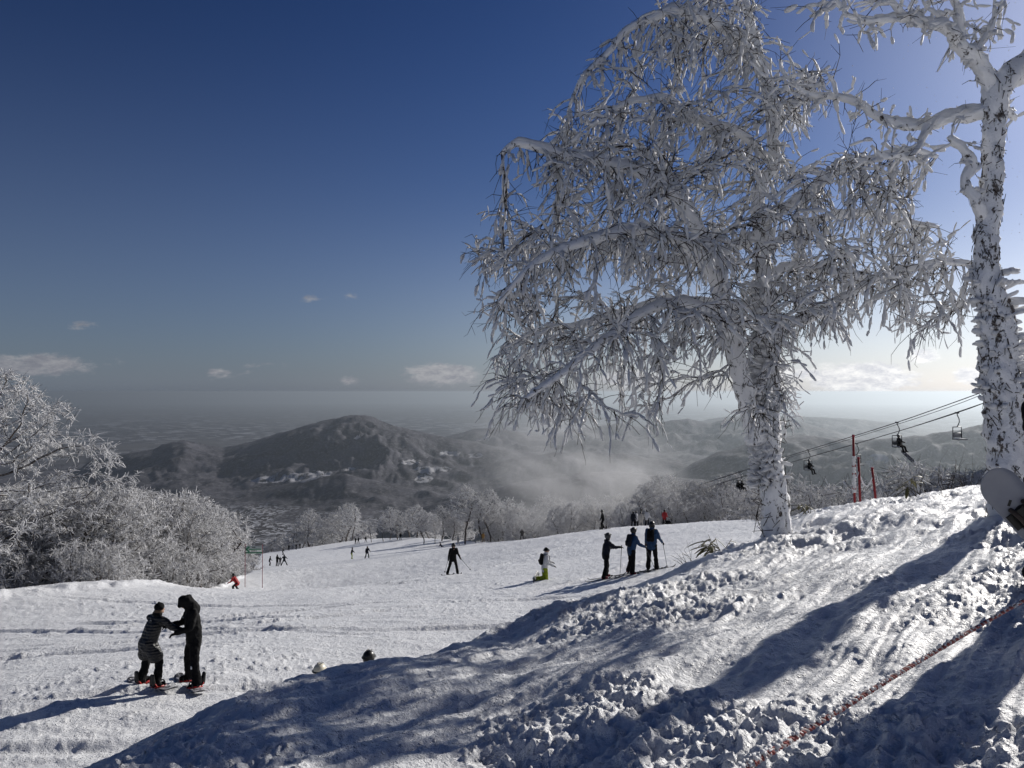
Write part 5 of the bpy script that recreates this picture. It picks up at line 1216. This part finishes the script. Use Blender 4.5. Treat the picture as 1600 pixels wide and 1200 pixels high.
    b = MB(); b.box((-1.2, -3.02, hh * .5 - .2), (4.2, .06, hh * .55)); b.obj('doorway', M_STEEL, rt, False)
    b = MB(); b.tube([(-3.9, -1.0, hh - 4.2), (-3.9, 1.0, hh - 4.2)], .4, 14); b.obj('cable_wheel', M_STEEL, rt)
chairlift()

# ------------------------------------------------------------ poles, sign, rope, plants
M_POLE = mat('pole_red', (.20, .010, .014), .6, .25, 8)
def furniture():
    SP = []
    for k, (u0, v0, u1, v1, d, lab) in enumerate([(1335, 781, 1333, 679, 18.0, 'tallest of the red marker poles on the crest, half wrapped in frost'), (1344, 779, 1341, 714, 18.3, 'red marker pole just right of the tallest one'), (1371, 778, 1362, 730, 18.3, 'leaning red marker pole, rightmost of the three')]):
        a = np.array(W(u0, v0, d)); b = np.array(W(u1, v1, d)); g = gz(a[0], a[1]); a[2] = min(a[2], g) - .15
        rt = empty('marker_pole', a); tag(rt, lab, 'pole', 'red marker poles on the crest'); SP.append(b)
        m = MB(); m.tube([np.zeros(3), (b - a) * .97], .029, 12); m.obj('shaft', M_POLE, rt); m = MB(); m.tube([(b - a) * .97, b - a], .033, 12); m.obj('cap', M_DRED, rt)
        if k == 0:
            m = MB(); ts = np.linspace(.30, .74, 30); m.tube([(b - a) * t + (-.006, -.012, 0) for t in ts], [.029 + .013 * abs(math.sin(i * 2.1)) for i in range(30)], 10, jit=lambda i, q: 1 + .2 * perlin(np.cos(q) * 3, np.sin(q) * 3 + i, 5)); m.obj('frost_sleeve', M_RIME, rt)
            for tt in (.36, .52, .63): m = MB(); m.tube([(b - a) * (tt - .02), (b - a) * (tt + .02)], .045, 10); m.obj('red_band', M_POLE, rt)
    def hang(p, q, sag, n=16): return [p + (q - p) * t - np.array((0, 0, sag * 4 * t * (1 - t))) for t in np.linspace(0, 1, n)]
    P0 = SP[0] * 1; P0[2] -= .95; P1 = SP[1] * 1; P1[2] -= .35; P2 = SP[2] * 1; P2[2] -= .25
    for p, q, s_, lab in ((P0, P1, .12, 'frosted cord between the tallest red pole and its neighbour'), (P1, P2, .28, 'frosted cord sagging to the leaning red pole')):
        m = MB(); m.tube(hang(p, q, s_), .014, 6); o = m.obj('cord', M_RIME); tag(o, lab, 'cord')
    # piste sign
    d = 58; a = np.array(W(384, 906, d)); b = np.array(W(411, 903, d)); rt = empty('piste_sign', (a[0], a[1], a[2])); tag(rt, 'green and white arrow banner stretched between two thin red poles at the left rim', 'sign')
    H = 56 / F * d; w = b - a; w[2] = 0
    for o_, zz, in ((np.zeros(3), gz(a[0], a[1]) - a[2] - .2), (w, gz(b[0], b[1]) - a[2] - .2)):
        m = MB(); m.tube([o_ + (0, 0, zz), o_ + (0, 0, H)], .024, 8); m.obj('pole', M_DRED, rt)
    z1 = H - .12; z0 = H - 14.5 / F * d; n = 14; rows = []
    def bulge(t): return -.03 * math.sin(t * 6) - .05 * t * (1 - t)
    def cloth(t0, t1, za, zb, yo, name, m_, par=rt):
        mb = MB(); ts = np.linspace(t0, t1, n); V = [w * t + (0, bulge(t) - yo, z) for z in (za, zb) for t in ts] + [w * t + (0, bulge(t) - yo + .012, z) for z in (za, zb) for t in ts]
        q = []
        for i in range(n - 1): q += [(i, i + 1, n + i + 1, n + i), (2 * n + i, 3 * n + i, 3 * n + i + 1, 2 * n + i + 1), (i, 2 * n + i, 2 * n + i + 1, i + 1), (n + i, n + i + 1, 3 * n + i + 1, 3 * n + i)]
        mb.add(V, q); return mb.obj(name, m_, par)
    Mg = mat('banner_green', (.03, .16, .09), .7, .1, 6); Mw = mat('banner_white', (.55, .60, .57), .7, .05, 6)
    bn = cloth(.01, .99, z0, z1, 0, 'banner', Mw); hh = z1 - z0
    cloth(.02, .98, z0 + .02, z0 + hh * .20, .008, 'green_stripe', Mg, bn)
    cloth(.22, .92, z0 + hh * .50, z0 + hh * .64, .008, 'arrow_shaft', Mg, bn)
    mb = MB(); yb = bulge(.15) - .02; tip = w * .06 + (0, yb, z0 + hh * .57)
    for sg in (-1, 1):
        p2 = w * .26 + (0, yb, z0 + hh * (.57 + sg * .34)); dd = (p2 - tip); nn = np.array((-dd[2], 0, dd[0])); nn = nn / np.linalg.norm(nn) * .07
        V = [tip - nn, tip + nn, p2 + nn, p2 - nn]; V = np.array(V); mb.add(np.concatenate([V, V + (0, .01, 0)]), [(0, 1, 2, 3), (7, 6, 5, 4), (0, 4, 5, 1), (1, 5, 6, 2), (2, 6, 7, 3), (3, 7, 4, 0)])
    mb.obj('arrow_head', Mg, bn, False)
    for row, t0 in ((.82, (.40, .47, .54)), (.36, (.36, .44, .52, .60))):
        for t in t0:
            cloth(t, t + .05, z0 + hh * row - .035, z0 + hh * row + .035, .010, 'lettering', M_BLACK, bn)
    # red and white twisted barrier rope in the foreground
    pts = [np.array(W(1085, 1248, 1.95)), np.array(W(1160, 1199, 2.1)), np.array(W(1300, 1113, 2.7)), np.array(W(1450, 1022, 3.5)), np.array(W(1604, 934, 4.6)), np.array(W(1740, 862, 6.0))]
    P, _ = resample(pts, [1] * 6, .012); L = len(P); T = np.gradient(P, axis=0); T /= np.linalg.norm(T, axis=1)[:, None]; U = np.cross(T, (0, 0, 1.0)); U /= np.linalg.norm(U, axis=1)[:, None]; Vv = np.cross(T, U); s_ = np.arange(L) * .012
    rt = empty('barrier_rope', P[0]); tag(rt, 'frosty red and white twisted barrier rope running across the lower right foreground', 'rope')
    Mr = mat('rope_red', (.26, .06, .055), .85, .25, 60, bump=.4); Mw2 = mat('rope_white', (.42, .36, .35), .85, .2, 60, bump=.4)
    for k in range(3):
        ph = 2 * np.pi * s_ / .07 + k * 2.094; c = P + .0052 * (np.cos(ph)[:, None] * U + np.sin(ph)[:, None] * Vv) - P[0]; mb = MB(); mb.tube(c, .0056 * (1 + .12 * np.sin(s_ * 40 + k)), 7); mb.obj('strand', Mr if k < 2 else Mw2, rt)
    rg = np.random.default_rng(3); i = rg.integers(0, L, 900); c = P[i] + (0, -0., .009) - P[0] + rg.normal(0, .005, (900, 3)); dd = T[i] * rg.uniform(.008, .03, (900, 1)); near = np.exp(-s_[i] / 1.2); k = rg.uniform(0, 1, 900) < .25 + .75 * near
    obj_from('frost', [bulk_pods(c[k], (c + dd)[k], rg.uniform(.003, .008, 900)[k], rg, 5)], M_RIME, rt, 'stuff')
    # dwarf bamboo tufts and bare twigs poking out of the snow
    Ml = mat('bamboo_leaf', (.10, .095, .04), .55, .35, 12, transl=.25); Ms = mat('bamboo_stem', (.12, .10, .06), .7, .3, 10)
    def sasa(u, d, lab, n, size, seed, spread=.5, dark=False):
        rg = np.random.default_rng(seed); x, y = at(u, d); rt = empty('bamboo_grass', (x, y, gz(x, y) - .03)); tag(rt, lab, 'plant', 'dwarf bamboo sticking out of the snow')
        for _ in range(n):
            az = rg.uniform(0, 6.28); dr = np.array((math.cos(az) * spread, math.sin(az) * spread, 1.0)); dr /= np.linalg.norm(dr); p0 = rg.normal(0, .07, 3) * (1, 1, 0); p1 = p0 + dr * size * rg.uniform(.5, 1)
            m = MB(); m.tube([p0, (p0 + p1) / 2 + rg.normal(0, .02, 3), p1], [.008, .007, .004], 5); st = m.obj('stem', Ms, rt)
            for l in range(int(rg.integers(2, 5))):
                a2 = az + rg.normal(0, 1.0); ld = np.array((math.cos(a2), math.sin(a2), rg.uniform(-.7, .25))); ld /= np.linalg.norm(ld); Ln = min(size, .5) * rg.uniform(.4, .7); sd = np.cross(ld, (0, 0, 1.0)); sd /= np.linalg.norm(sd) + 1e-9; b0 = p0 + (p1 - p0) * rg.uniform(.6, 1); V = []; w_ = Ln * .095
                for t in np.linspace(0, 1, 7):
                    c = b0 + ld * Ln * t - np.array((0, 0, .28 * Ln * t * t)); ww = w_ * math.sin(math.pi * min(1, t * .92 + .06)) ** .8
                    V += [c - sd * ww, c + (0, 0, .012), c + sd * ww]
                q = [(3 * i + j, 3 * i + j + 1, 3 * i + j + 4, 3 * i + j + 3) for i in range(6) for j in range(2)]
                mb = MB(); mb.add(np.array(V), q); mb.obj('leaf', Ml, st)
    sasa(1121, 14.6, 'yellow-green tuft of dwarf bamboo left of the big birch trunk', 12, .52, 1, .75)
    sasa(1264, 16.8, 'dark tuft of dwarf bamboo just right of the big birch trunk', 6, .34, 2, .8)
    sasa(1421, 15.6, 'tall thin dwarf bamboo standing on the crest between the red poles and the raised snowboard', 3, .62, 4, .25)
    def shrub(u, d, h, lab, seed, n=7, lean=(0, 0)):
        rg = np.random.default_rng(seed); x, y = at(u, d); rt = empty('twig_shrub', (x, y, gz(x, y) - .05)); tag(rt, lab, 'shrub', 'bare twigs poking out of the snow'); fro = []
        for _ in range(n):
            p = rg.normal(0, .05, 3) * (1, 1, 0); dr = np.array((rg.normal(lean[0], .5), rg.normal(lean[1], .5), 1.0)); r = .010; pts = [p]; rd = [r]
            for s__ in range(5):
                dr = dr + rg.normal(0, .25, 3); dr /= np.linalg.norm(dr); p = p + dr * h / 5 * rg.uniform(.7, 1.1); r *= .78; pts.append(p); rd.append(r)
                if s__ and rg.uniform() < .8:
                    e = p + (dr + rg.normal(0, .7, 3)) * h * .18; fro.append(bulk_tubes(p[None], e[None], np.array([r * .8]), np.array([r * .4]), 4))
            m = MB(); m.tube(pts, rd, 5); m.obj('stem', M_TWIG, rt)
        obj_from('side_twigs', fro, M_TWIG, rt, 'stuff')
    shrub(848, 12.4, .75, 'bare twigs at the lip of the bank in front of the kneeling person', 11, 7, (.1, 0))
    shrub(1092, 15.5, .8, 'bare arching twigs leaning towards the left of the big birch trunk', 12, 6, (-.9, .2))
    shrub(1436, 15.4, .65, 'bare upright twigs beside the thin dwarf bamboo on the crest', 13, 5)
    shrub(1515, 16.5, .8, 'bare twigs arching over the crest just left of the raised snowboard', 14, 8, (-.5, .1))
    shrub(1478, 17.0, 1.0, 'frosty bare twigs on the crest between the bamboo and the thick birch', 15, 8, (.2, .1))
furniture()

def crystals():      # ice crystals drifting in the air against the light
    rg = np.random.default_rng(8); n = 240; d = rg.uniform(2.5, 9, n); u = 1640 - np.abs(rg.normal(0, 190, n)); v = rg.uniform(-30, 420, n)
    c = np.stack([(u - 800) / F * d, d, -(v - CV) / F * d], -1); r = rg.uniform(.0012, .0034, n) * (d / 5) ** .5
    obj = obj_from('ice_crystals', [bulk_pods(c - (0, 0, 1.0) * r[:, None], c + (0, 0, 1.0) * r[:, None], r, rg, 5, prof=((.25, .9), (.75, .9)))], M_RIME, None, 'stuff')
    tag(obj, 'tiny ice crystals glinting in the air around the thick birch', 'ice crystals')
crystals()
